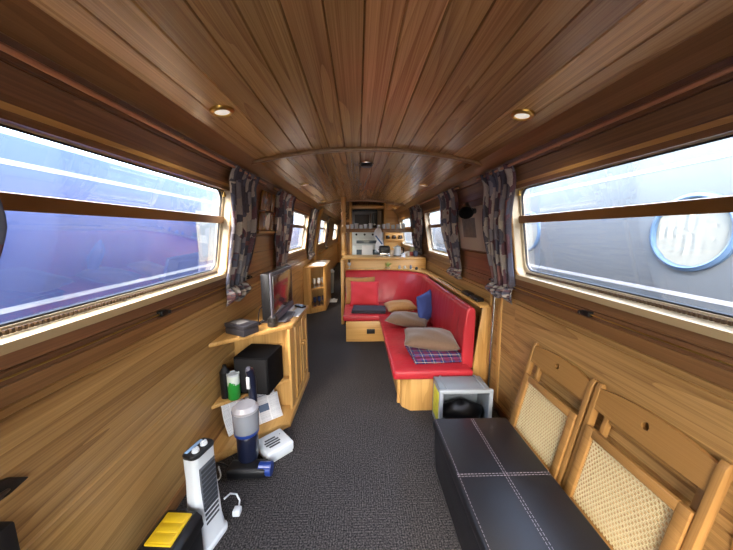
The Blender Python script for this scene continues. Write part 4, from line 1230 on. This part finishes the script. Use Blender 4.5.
# ------------------------------------------------------------------ folding chairs leaning on the right wall
def folding_chair(name, label):
    """local frame: y = width, z = height, x = thickness (minus x faces the cabin)"""
    r = thing(name, label, 'folding chair', (0, 0, 0), None)
    W = .405; H = .735
    for s in (-1, 1):                                   # rear posts
        m = MB(); m.prism([(-.016, 0), (.016, 0), (.016, H - .02), (.008, H), (-.008, H), (-.016, H - .02)], s * W/2 - .011, s * W/2 + .011, 'Y', bev=.003)
        obj('back_post', m, M_BEECHZ, r, local=True)
    for s in (-1, 1):                                   # front legs folded behind
        m = MB(); m.prism([(.020, .02), (.046, .02), (.046, H - .03), (.020, H - .03)], s * (W/2 - .040) - .010, s * (W/2 - .040) + .010, 'Y', bev=.003)
        obj('front_leg', m, M_BEECHZ, r, local=True)
    # back slat: arched top rail with a hand hole
    m = MB(); k = 26; yl, yr = -W/2 + .011, W/2 - .011
    zb = H - .108
    hole_c = (0, H - .045); hr = .014
    ring_o = []
    nseg = 32
    def topz(y): return H - .022 + .026 * (1 - (y / (W/2)) ** 2)
    outline = [(yl + (yr - yl) * i / k, zb) for i in range(k + 1)] + [(yr - (yr - yl) * i / k, topz(yr - (yr - yl) * i / k)) for i in range(k + 1)]
    n_ = len(outline)
    hole = []
    for (y, z) in outline:
        a = math.atan2(z - hole_c[1], y - hole_c[0]); hole.append((hole_c[0] + hr * math.cos(a), hole_c[1] + hr * math.sin(a)))
    vs = []
    for x in (-.012, .006):
        vs += [(x, y, z) for y, z in outline] + [(x, y, z) for y, z in hole]
    fs = []
    for i in range(n_):
        j = (i + 1) % n_
        fs += [[i, j, n_ + j, n_ + i], [2*n_ + i, 2*n_ + j, 3*n_ + j, 3*n_ + i], [i, j, 2*n_ + j, 2*n_ + i], [n_ + i, n_ + j, 3*n_ + j, 3*n_ + i]]
    m.add(vs, fs); obj('back_slat', m, M_BEECHY, r, 40, local=True)
    # folded seat: wooden frame with cane
    z0, z1 = .205, .555; sw = W/2 - .013; b = .036
    m = MB()
    m.box(-.024, -.002, -sw, -sw + b, z0, z1, .004); m.box(-.024, -.002, sw - b, sw, z0, z1, .004)
    m.box(-.0238, -.0022, -sw + b - .002, sw - b + .002, z0, z0 + b, .004); m.box(-.0238, -.0022, -sw + b - .002, sw - b + .002, z1 - b, z1, .004)
    sf = obj('seat_frame', m, M_BEECHY, r, local=True)
    # cane sheet with staggered round holes
    m = MB(); ya, yb_, za, zb_ = -sw + b - .004, sw - b + .004, z0 + b - .004, z1 - b + .004
    nc, nr = 22, 22; cw = (yb_ - ya) / nc; ch = (zb_ - za) / nr
    for j in range(nr):
        o_ = (.5 if j % 2 else 0)
        for i in range(nc - (1 if j % 2 else 0)):
            cy = ya + (i + .5 + o_) * cw; cz = za + (j + .5) * ch
            q = [(cw/2, 0), (cw/2, ch/2), (0, ch/2), (-cw/2, ch/2), (-cw/2, 0), (-cw/2, -ch/2), (0, -ch/2), (cw/2, -ch/2)]
            hh = .36
            ho = [(cw * hh * math.cos(PI/4 * s_), ch * hh * math.sin(PI/4 * s_)) for s_ in range(8)]
            vs = [(-.012, cy + a, cz + c_) for a, c_ in q] + [(-.0132, cy + a, cz + c_) for a, c_ in ho]
            m.add(vs, [[s_, (s_ + 1) % 8, 8 + (s_ + 1) % 8, 8 + s_] for s_ in range(8)])
    ob = obj('cane_panel', m, M_CANE, sf, 0, local=True)
    md = ob.modifiers.new('s', 'SOLIDIFY'); md.thickness = .002
    for zz_ in (.10, .60):
        m = MB(); m.tube([(.033, -W/2 + .03, zz_), (.033, W/2 - .03, zz_)], .008, 10)
        obj('stretcher', m, M_BEECHY, r, local=True)
    for s in (-1, 1):
        m = MB(); m.lathe([(0, -.001), (.008, -.001), (.008, .003), (0, .004)], (0, s * (W/2 + .011), .30), 12, axis='Y'); obj('pivot_bolt', m, M_BRASS, r, local=True)
    return r
ch = folding_chair('folding_chair', 'folded beech chair with cane seat leaning on the right wall, farther from the viewer')
lean = math.radians(11.5)
ch.location = (.858, 1.300, -.010); ch.rotation_euler = (0, lean, 0)
dup(ch, (.858, .862, -.010), (0, lean, 0), 'folded beech chair with cane seat leaning on the right wall, nearest the viewer')
# ------------------------------------------------------------------ galley divider
YD = 4.16
xr_ = wx(1, .9) - .004
t = thing('galley_counter', 'oak breakfast counter dividing the red sofa from the galley', 'counter', (.35, 4.4, 0))
mb = MB(); mb.box(-.20, xr_ - .01, YD, YD + .03, 0, .925, .003); obj('front_panel', mb, M_OAKX, t)
mb = MB(); mb.box(-.245, -.20, YD - .18, YD + .50, 0, .925, .003); obj('end_panel', mb, M_OAKV, t)
mb = MB(); mb.box(-.235, xr_ - .02, YD - .02, YD + .52, .925, .953, .004); obj('worktop', mb, M_OAKX, t)
mb = MB(); mb.box(-.19, xr_ - .02, YD + .05, YD + .48, .02, .92); obj('carcass', mb, M_OAKV, t)
# post and hanging shelf
t = thing('galley_post', 'turned oak post between corridor and galley carrying the glass shelf', 'post', (-.235, 4.60, .953))
xp, yp = -.225, 4.60
zc = ceil_z(xp)
mb = MB(); mb.lathe([(0, 0), (.042, 0), (.042, .06), (.030, .075), (.039, .10), (.036, .33), (.028, .345), (.042, .37), (.042, .46), (.028, .475), (.037, .50), (.034, .62), (.044, .66), (.028, .69), (.039, .74), (.042, zc - .955), (0, zc - .955)], (xp, yp, .953), 18); obj('shaft', mb, M_OAKV, t)
mb = MB(); mb.box(xp - .046, xp + .046, yp - .046, yp + .046, 1.31, 1.40, .006); obj('joint_block', mb, M_OAKV, t)
t = thing('glass_shelf', 'long oak shelf over the galley counter lined with drinking glasses', 'shelf', (.35, 4.6, 1.322))
mb = MB(); mb.box(xp + .03, wx(1, 1.35) - .085, 4.53, 4.67, 1.328, 1.348, .003); obj('board', mb, M_TRIM, t)
mb = MB(); mb.box(xp + .03, wx(1, 1.35) - .085, 4.515, 4.53, 1.318, 1.372, .004); obj('front_rail', mb, M_TRIM, t)
M_TUMB = plain('drinking glass', '#f0f4f6', .08, trans=.4, ior=1.3)
lab = ['by the post', 'second from the post', 'third from the post', 'fourth from the post', 'fifth from the post', 'sixth from the post', 'sixth from the wall', 'fifth from the wall', 'fourth from the wall', 'third from the wall', 'second from the wall', 'nearest the wall']
xs = [-.165, -.095, -.025, .05, .12, .20, .33, .41, .48, .56, .64, .72]
for i, x_ in enumerate(xs):
    mb = MB(); h = .085 + .012 * (i % 3)
    mb.lathe([(0, 0), (.026, 0), (.032, h), (.029, h), (.024, .008), (0, .008)], (x_, 4.60, 1.349), 16)
    single('drinking_glass', mb, M_TUMB, 'clear tumbler on the galley shelf, ' + lab[i], 'glass', 'glasses on the galley shelf')

# tall oven housing
YO = 5.30
t = thing('oven_housing', 'tall oak oven housing in the galley holding oven and microwave', 'cabinet', (.2, 5.6, 0))
zc = ceil_z(.45) - .003
mb = MB(); mb.box(-.155, -.115, YO - .01, YO + .58, 0, ceil_z(-.155) - .003, .002); obj('side_panel', mb, M_OAKV, t)
mb = MB(); mb.box(.475, .51, YO - .01, YO + .58, 0, ceil_z(.51) - .003, .002); obj('side_panel', mb, M_OAKV, t)
mb = MB(); mb.box(-.115, .475, YO + .56, YO + .58, 0, 1.80); obj('rear_panel', mb, M_OAKV, t)
for z0, z1, nm in ((.40, .435, 'lower_shelf'), (1.335, 1.385, 'upper_shelf'), (1.74, 1.795, 'header')):
    mb = MB(); mb.box(-.115, .475, YO, YO + .56, z0, z1, .002); obj(nm, mb, M_OAKX, t)
mb = MB(); mb.box(-.113, .473, YO - .008, YO + .012, .03, .398, .003); d = obj('drawer_front', mb, M_OAKX, t)
mb = MB(); mb.tube([(.10, YO - .012, .33), (.10, YO - .03, .33), (.26, YO - .03, .33), (.26, YO - .012, .33)], .006); obj('handle', mb, M_CHROME, d)
# double oven
M_OVW = plain('oven enamel', '#ccd6d8', .3, coat=.3)
M_OVG = plain('oven glass', '#4c5a62', .1, coat=.5)
t = thing('built_in_oven', 'white built-in double oven in the galley cabinet with a tea towel on its rail', 'oven', (.18, YO, .436))
mb = MB(); mb.box(-.108, .468, YO + .005, YO + .52, .438, 1.328, .004); obj('body', mb, M_OVW, t)
mb = MB(); mb.box(-.108, .468, YO - .018, YO + .006, 1.225, 1.328, .004); cp = obj('control_panel', mb, M_OVW, t)
for x_ in (-.03, .12, .27, .40):
    mb = MB(); mb.lathe([(0, 0), (.020, 0), (.018, -.022), (0, -.024)], (x_, YO - .018, 1.275), 18, axis='Y'); obj('knob', mb, M_BLACK, cp)
for z0, z1, g0, g1 in ((1.09, 1.215, 1.112, 1.168), (.445, 1.08, .60, 1.0)):
    mb = MB(); mb.box(-.108, .468, YO - .018, YO + .006, z0, z1, .004); d = obj('door', mb, M_OVW, t)
    mb = MB(); mb.box(-.03, .39, YO - .021, YO - .017, g0, g1, .001); obj('window', mb, M_OVG, d)
    mb = MB(); mb.tube([(-.05, YO - .018, z1 - .022), (-.05, YO - .05, z1 - .022), (.41, YO - .05, z1 - .022), (.41, YO - .018, z1 - .022)], .008); obj('handle', mb, M_WHITE, d)
# towel
def towel(c, w, h, mat, label, th=.012):
    def fn(u, v):
        return (c[0] + (u - .5) * w * (1 - .05 * v), c[1] + .004 * math.sin(u * 14) * v - .003, c[2] - v * h + .006 * math.sin(u * 5) * v)
    mb = MB(); mb.grid(fn, 20, 14)
    def fn2(u, v): return (c[0] + (u - .5) * w, c[1] + .024 - .002 * v, c[2] - v * h * .5)
    mb.grid(fn2, 20, 4)
    def fn3(u, v): return (c[0] + (u - .5) * w, c[1] - .003 + .027 * v, c[2] + .010 * math.sin(v * PI))
    mb.grid(fn3, 20, 4)
    o = single('tea_towel', mb, mat, label, 'towel', smooth=60)
    md = o.modifiers.new('s', 'SOLIDIFY'); md.thickness = .003; md.offset = 0
M_TOWEL = plain('white towelling', '#e9ecee', .9, noise=.08, nscale=30)
towel((.17, YO - .062, 1.072), .20, .34, M_TOWEL, 'white tea towel hung over the oven door rail')
# microwave
t = thing('microwave', 'grey microwave with a dark door above the oven', 'microwave', (.12, YO, 1.386))
M_MW = plain('microwave steel', '#6f7276', .3, metal=.5)
mb = MB(); mb.box(-.105, .355, YO + .01, YO + .40, 1.388, 1.725, .006); obj('casing', mb, M_MW, t)
mb = MB(); mb.box(-.098, .245, YO - .012, YO + .012, 1.40, 1.665, .005); d = obj('door', mb, M_MW, t)
mb = MB(); mb.box(-.06, .205, YO - .016, YO - .011, 1.425, 1.635, .002); obj('window', mb, M_BLACK, d)
mb = MB(); mb.tube([(.228, YO - .012, 1.42), (.228, YO - .034, 1.43), (.228, YO - .034, 1.64), (.228, YO - .012, 1.65)], .007); obj('handle', mb, M_CHROME, d)
mb = MB(); mb.box(.255, .345, YO - .010, YO + .012, 1.40, 1.665, .004); p_ = obj('control_panel', mb, M_BLACK, t)
mb = MB(); mb.lathe([(0, 0), (.018, 0), (.016, -.016), (0, -.018)], (.30, YO - .010, 1.46), 16, axis='Y'); obj('knob', mb, M_CHROME, p_)
mb = MB(); mb.box(-.10, .35, YO + .005, YO + .02, 1.675, 1.725, .003); obj('vent_strip', mb, M_BLACK, t)
# bulkhead to the right of the oven
mb = MB()
yb_ = 6.62
for a, b in ((.51, 1.0),):
    xs_ = [a + (b - a) * i / 10 for i in range(11)]
    poly = [(x_, ceil_z(x_) + .01) for x_ in xs_][::-1]
    poly = [(a, 0), (wx(1, 0) + .0, 0), (wx(1, 1.03), 1.03), (wx(1, 1.63), 1.63), (wx(1, 1.74), 1.74)] + [p for p in poly if p[0] < wx(1, 1.74)]
    mb.prism(poly, yb_, yb_ + .03, 'Y')
struct('wall_galley', mb, M_OAKX, 0)
# side base unit under the right galley window
t = thing('galley_base_unit', 'oak base unit with pale worktop under the right galley window', 'cabinet', (.75, 5.6, 0))
mb = MB(); mb.box(.515, wx(1, 0) - .03, 4.72, yb_ - .01, .0, .875, .003); obj('carcass', mb, M_OAKV, t)
mb = MB(); mb.box(.50, wx(1, .89) - .012, 4.70, yb_ - .005, .876, .905, .004); obj('worktop', mb, plain('speckled worktop', '#9c8a74', .35, noise=.3, nscale=90), t)
# wooden jar rack with three dark jars
t = thing('spice_rack', 'small oak wall rack on the galley bulkhead holding three dark jars', 'rack', (.73, 6.55, 1.12))
YR = 5.95
zr = 1.16
mb = MB(); mb.box(.512, .955, YR + .10, YR + .115, zr - .06, zr + .13, .002); obj('back_board', mb, M_OAKX, t)
mb = MB(); mb.box(.512, .955, YR, YR + .10, zr - .012, zr, .002); obj('shelf', mb, M_OAKX, t)
mb = MB(); mb.box(.512, .955, YR - .008, YR, zr - .02, zr + .016, .002); obj('front_lip', mb, M_OAKX, t)
t['label'] = 'small oak rack beside the oven housing holding three dark round jars'
M_JAR = plain('dark jar', '#1d1310', .15, coat=.5)
for k, x_ in enumerate((.62, .75, .88)):
    tj = thing('dark_jar', 'dark round jar on the galley rack, ' + ('beside the oven mitts', 'in the middle', 'next to the window')[k], 'jar', (x_, YR + .05, zr + .001), 'dark jars on the galley rack')
    mb = MB(); mb.lathe([(0, 0), (.032, 0), (.046, .025), (.048, .055), (.036, .088), (0, .088)], (x_, YR + .05, zr + .001), 22); obj('body', mb, M_JAR, tj)
    mb = MB(); mb.lathe([(0, .088), (.032, .088), (.032, .10), (0, .104)], (x_, YR + .05, zr + .001), 20); obj('lid', mb, M_BRASS, tj)
# mitts hanging from the shelf
t = thing('oven_mitts', 'pair of white and blue oven mitts hanging from the glass shelf rail', 'oven mitts', (.33, 4.50, .98))
M_MITT = plain('white quilted mitt', '#e6eaf0', .85, noise=.08, nscale=40)
M_MITB = plain('blue mitt trim', '#4b74a8', .85)
def lobe(c, rx, rz, th):
    def fn(u, v):
        a = u * 2 * PI; b = v * PI - PI/2
        return (c[0] + rx * math.cos(b) * math.cos(a), c[1] + th * math.cos(b) * math.sin(a), c[2] + rz * math.sin(b))
    m = MB(); m.grid(fn, 22, 12); return m
obj('mitt', lobe((.315, 4.492, 1.285), .066, .105, .014), M_MITT, t, 80, weld=True)
obj('mitt', lobe((.340, 4.490, 1.11), .064, .11, .014), M_MITT, t, 80, weld=True)
mb = MB(); mb.box(-.085, .085, -.017, .017, -.010, .010, .005, Matrix.Translation((.325, 4.490, 1.20)) @ Matrix.Rotation(math.radians(52), 4, 'Y')); obj('trim_band', mb, M_MITB, t)
mb = MB(); mb.tube([(.30, 4.49, 1.37), (.295, 4.503, 1.385), (.30, 4.515, 1.372)], .004, 8); obj('hanging_loop', mb, M_MITB, t)
# on the counter
ZC = .954
t = thing('toaster', 'black toaster on the galley counter under the oven mitts', 'toaster', (.41, 4.42, ZC))
mb = MB(); mb.box(.325, .495, 4.36, 4.50, ZC + .008, ZC + .155, .025, seg=4); b_ = obj('body', mb, M_BLACK, t)
for y_ in (4.40, 4.445):
    mb = MB(); mb.box(.345, .475, y_, y_ + .02, ZC + .152, ZC + .158, .001); obj('slot', mb, M_DARKGAP, t)
mb = MB(); mb.box(.335, .485, 4.357, 4.361, ZC + .02, ZC + .05, .001); mb.box(.325, .495, 4.36, 4.50, ZC, ZC + .012, .004); obj('steel_trim', mb, M_CHROME, t)
mb = MB(); mb.box(.312, .327, 4.42, 4.45, ZC + .09, ZC + .105, .003); obj('lever', mb, M_CHROME, t)
t = thing('white_kettle', 'white jug kettle on the galley counter right of the toaster', 'kettle', (.615, 4.44, ZC))
kc = (.615, 4.44, ZC)
mb = MB(); mb.lathe([(0, .012), (.062, .012), (.060, .06), (.050, .14), (0, .14)], kc, 24); obj('body', mb, M_WHITE, t)
mb = MB(); mb.lathe([(0, .14), (.050, .14), (.035, .155), (.010, .160), (.010, .172), (0, .174)], kc, 20); obj('lid', mb, M_GREY, t)
mb = MB(); mb.tube([(kc[0] + .050, kc[1], ZC + .13), (kc[0] + .095, kc[1], ZC + .12), (kc[0] + .095, kc[1], ZC + .05), (kc[0] + .058, kc[1], ZC + .035)], .009, 10); obj('handle', mb, M_BLACK, t)
mb = MB(); mb.lathe([(0, 0), (.066, 0), (.064, .012), (0, .012)], kc, 24); obj('base', mb, M_BLACK, t)
mb = MB(); mb.prism([(-.048, .10), (-.078, .138), (-.046, .138)], -.014, .014, 'Y', Matrix.Translation(kc), bev=.003); obj('spout', mb, M_WHITE, t)
for k, (x_, y_, h, r_, col, lab_) in enumerate([(.765, 4.40, .07, .032, '#c9bfb4', 'pale mug beside the kettle'), (.835, 4.46, .06, .034, '#a04a42', 'reddish mug second from the kettle on the counter'), (.885, 4.36, .085, .036, '#4d5a78', 'dark blue mug nearest the galley curtain')]):
    tm = thing('mug', lab_, 'mug', (x_, y_, ZC), 'mugs on the galley counter')
    mt = plain('mug glaze %d' % k, col, .25, coat=.4)
    mb = MB(); mb.lathe([(0, 0), (r_ * .9, 0), (r_, .01), (r_, h), (r_ * .9, h), (r_ * .86, .012), (0, .012)], (x_, y_, ZC), 20); obj('body', mb, mt, tm)
    mb = MB(); mb.tube([(x_ - r_ * .6, y_ - r_ * .75, ZC + h * .8), (x_ - r_ * 1.1, y_ - r_ * 1.25, ZC + h * .7), (x_ - r_ * 1.1, y_ - r_ * 1.25, ZC + h * .35), (x_ - r_ * .6, y_ - r_ * .75, ZC + h * .25)], .006, 8); obj('handle', mb, mt, tm)
mb = MB(); mb.lathe([(0, 0), (.04, 0), (.042, .02), (.042, .11), (.034, .12), (.034, .135), (0, .137)], (.87, 4.56, ZC), 20)
single('storage_jar', mb, plain('pale green jar', '#a9ad86', .3), 'pale jar at the wall end of the galley counter', 'jar')

# small things on the ledge above the far backrest
t = thing('glass_holder', 'small clear glass with dark sticks on the ledge near the post', 'glass', (-.135, 4.12, .795))
mb = MB(); mb.lathe([(0, 0), (.020, 0), (.022, .004), (.005, .012), (.005, .035), (.024, .055), (.026, .09), (.023, .09), (.020, .058), (0, .045)], (-.13, 4.122, .7945), 18); obj('cup', mb, M_TUMB, t)
mb = MB()
for a in (-.012, .0, .014): mb.tube([(-.13, 4.122, .845), (-.13 + a, 4.12, .93)], .004, 8)
obj('sticks', mb, M_BLACK, t)
M_GREEN = plain('soft leaf green', '#8f9a4c', .6, noise=.3)
t = thing('small_plant', 'small green plant in a low dish on the ledge above the far backrest', 'plant', (.43, 4.085, .795))
mb = MB(); mb.lathe([(0, 0), (.03, 0), (.045, .025), (.042, .025), (0, .01)], (.43, 4.085, .7945), 20); obj('dish', mb, plain('pale dish', '#c3b992', .4), t)
mb = MB()
r_ = random.Random(5)
for k in range(16):
    a = r_.random() * 2 * PI; L = .05 + r_.random() * .05; w_ = .011
    d = Vector((math.cos(a), .45 * math.sin(a), 1.0 + r_.random())).normalized()
    s_ = Vector((-math.sin(a), math.cos(a) * .5, 0)) * w_
    p0 = Vector((.43, 4.085, .815)); p1 = p0 + d * L * .55; p2 = p0 + d * L + Vector((math.cos(a) * .02, 0, -.006))
    mb.add([p0, p1 + s_, p2, p1 - s_, p1 + Vector((0, 0, .003))], [(0, 1, 4), (1, 2, 4), (2, 3, 4), (3, 0, 4), (0, 3, 2, 1)])
obj('leaves', mb, M_GREEN, t)
items = [(.60, 4.10, .05, .018, '#8b8f95', 'small grey pot on the ledge right of the green plant'), (.675, 4.09, .045, .02, '#b9b2a6', 'small pale pot on the ledge in the sofa corner'), (.755, 4.05, .06, .017, '#5d6473', 'small slate-coloured pot on the ledge in the sofa corner'), (.83, 4.0, .04, .022, '#2a2a2e', 'small black pot nearest the right wall on the sofa corner ledge')]
for k, (x_, y_, h, r0, col, lab_) in enumerate(items):
    mb = MB(); mb.lathe([(0, 0), (r0 * .8, 0), (r0, h * .3), (r0 * .9, h * .7), (r0 * .6, h * .85), (r0 * .65, h), (0, h)], (x_, y_, .7945), 18)
    single('small_pot', mb, plain('pot glaze %d' % k, col, .35), lab_, 'pot')

# ------------------------------------------------------------------ second cabinet on the left
t = thing('corner_cabinet', 'oak corner cabinet with two open shelves beyond the television on the left', 'cabinet', (-.70, 5.0, 0))
zt = .775
xl = lambda z: wx(-1, z) + .004
A, B = (-.785, 4.53), (-.545, 4.735)
mb = MB(); mb.prism([(xl(zt), 4.51), (A[0], A[1] - .02), (B[0] + .015, B[1] - .01), (B[0] + .01, 5.62), (xl(zt), 5.62)], zt - .022, zt, 'Z', bev=.004); obj('top', mb, M_OAKY, t)
mb = MB(); mb.prism([(xl(.3), 4.53), A, (A[0] + .018, A[1] + .014), (xl(.3), 4.55)], 0, zt - .022, 'Z'); obj('side_panel', mb, M_OAKV, t)
dv = (Vector(B) - Vector(A)); 
def along(s): return Vector(A) + dv * s
for s0, s1 in ((0, .10), (.86, 1.0)):
    p, q = along(s0), along(s1); n_ = Vector((-dv.y, dv.x)).normalized() * .018
    mb = MB(); mb.prism([tuple(p), tuple(q), tuple(q + n_), tuple(p + n_)], 0, zt - .022, 'Z', bev=.002); obj('stile', mb, M_OAKV, t)
for z0, z1, nm in ((.06, .085, 'bottom_shelf'), (.385, .405, 'middle_shelf')):
    mb = MB(); mb.prism([(xl(.3), 4.56), tuple(along(.02) + Vector((0, .004))), tuple(along(.98) + Vector((0, .004))), (-.56, 5.0), (xl(.3), 5.0)], z0, z1, 'Z', bev=.002); obj(nm, mb, M_OAKX, t)
mb = MB(); mb.prism([(xl(.3), 5.0), (-.56, 5.0), (-.56, 5.02), (xl(.3), 5.02)], 0, zt - .022, 'Z'); obj('rear_panel', mb, M_OAKV, t)
mb = MB(); mb.prism([(B[0] - .02, B[1] + .02), B, (B[0], 5.60), (B[0] - .02, 5.60)], 0, zt - .022, 'Z', bev=.002); obj('front_panel', mb, M_OAKV, t)
mb = MB(); mb.prism([A, B, (B[0], B[1] + .03), (A[0], A[1] + .03)], 0, .06, 'Z'); obj('plinth', mb, M_OAKV, t)
M_BGL = plain('blue drinking glass', '#5868a0', .08, trans=.6, ior=1.3)
spots = [(-.73, 4.70, .0), (-.665, 4.76, .0), (-.60, 4.83, .0)]
for lv, zz in (('upper', .406), ('lower', .086)):
    for k, (x_, y_, _) in enumerate(spots):
        mb = MB(); h = .15
        mb.lathe([(0, 0), (.026, 0), (.026, .004), (.006, .012), (.006, .05), (.026, .075), (.030, .11), (.026, h), (.023, h), (.026, .11), (.02, .08), (0, .06)], (x_, y_, zz + .001), 18)
        single('stem_glass', mb, M_BGL if lv == 'lower' else M_TUMB, '%s stem glass on the %s shelf of the corner cabinet, %s' % ('blue' if lv == 'lower' else 'clear', lv, ('left', 'middle', 'right')[k]), 'glass', 'stem glasses in the corner cabinet')
# crumpled pale cloth on its top
def fn(u, v):
    a, b = u * 2 - 1, v * 2 - 1
    e = max(0, 1 - a*a) ** .5 * max(0, 1 - b*b) ** .5
    return (-.68 + a * .12, 4.86 + b * .26, zt + .002 + e * (.018 + .012 * math.sin(u * 17 + v * 6) * math.sin(v * 14)))
def fnb(u, v):
    return (-.68 + (u*2-1) * .12, 4.86 + (v*2-1) * .26, zt + .001)
mb = MB(); mb.grid(fn, 26, 30); mb.grid(fnb, 1, 1)
single('folded_cloth', mb, M_TOWEL, 'crumpled white cloth on top of the corner cabinet', 'cloth', smooth=60)
# corridor bits
t = thing('white_bin', 'small white lidded bin in the corridor beyond the corner cabinet', 'bin', (-.63, 6.2, 0))
mb = MB(); mb.lathe([(0, 0), (.10, 0), (.115, .45), (0, .45)], (-.64, 6.2, 0), 24); obj('body', mb, M_GREY, t)
mb = MB(); mb.lathe([(0, .45), (.12, .45), (.12, .475), (.09, .51), (0, .52)], (-.64, 6.2, 0), 24); obj('lid', mb, M_WHITE, t)
def fn(u, v):
    a, b = u * 2 - 1, v * 2 - 1
    e = max(0, 1 - a*a) ** .5 * max(0, 1 - b*b) ** .5
    return (-.50 + a * .09, 5.42 + b * .13, .001 + e * (.03 + .012 * math.sin(u * 13 + v * 7)))
mb = MB(); mb.grid(fn, 20, 20)
single('white_cloth', mb, M_TOWEL, 'small white cloth dropped on the corridor floor', 'cloth', smooth=60)
# corridor partition on the galley side
mb = MB(); mb.box(-.16, -.13, YO + .60, 12.4, 0, ceil_z(-.13) + .01); struct('wall_corridor', mb, M_OAKY, 0)
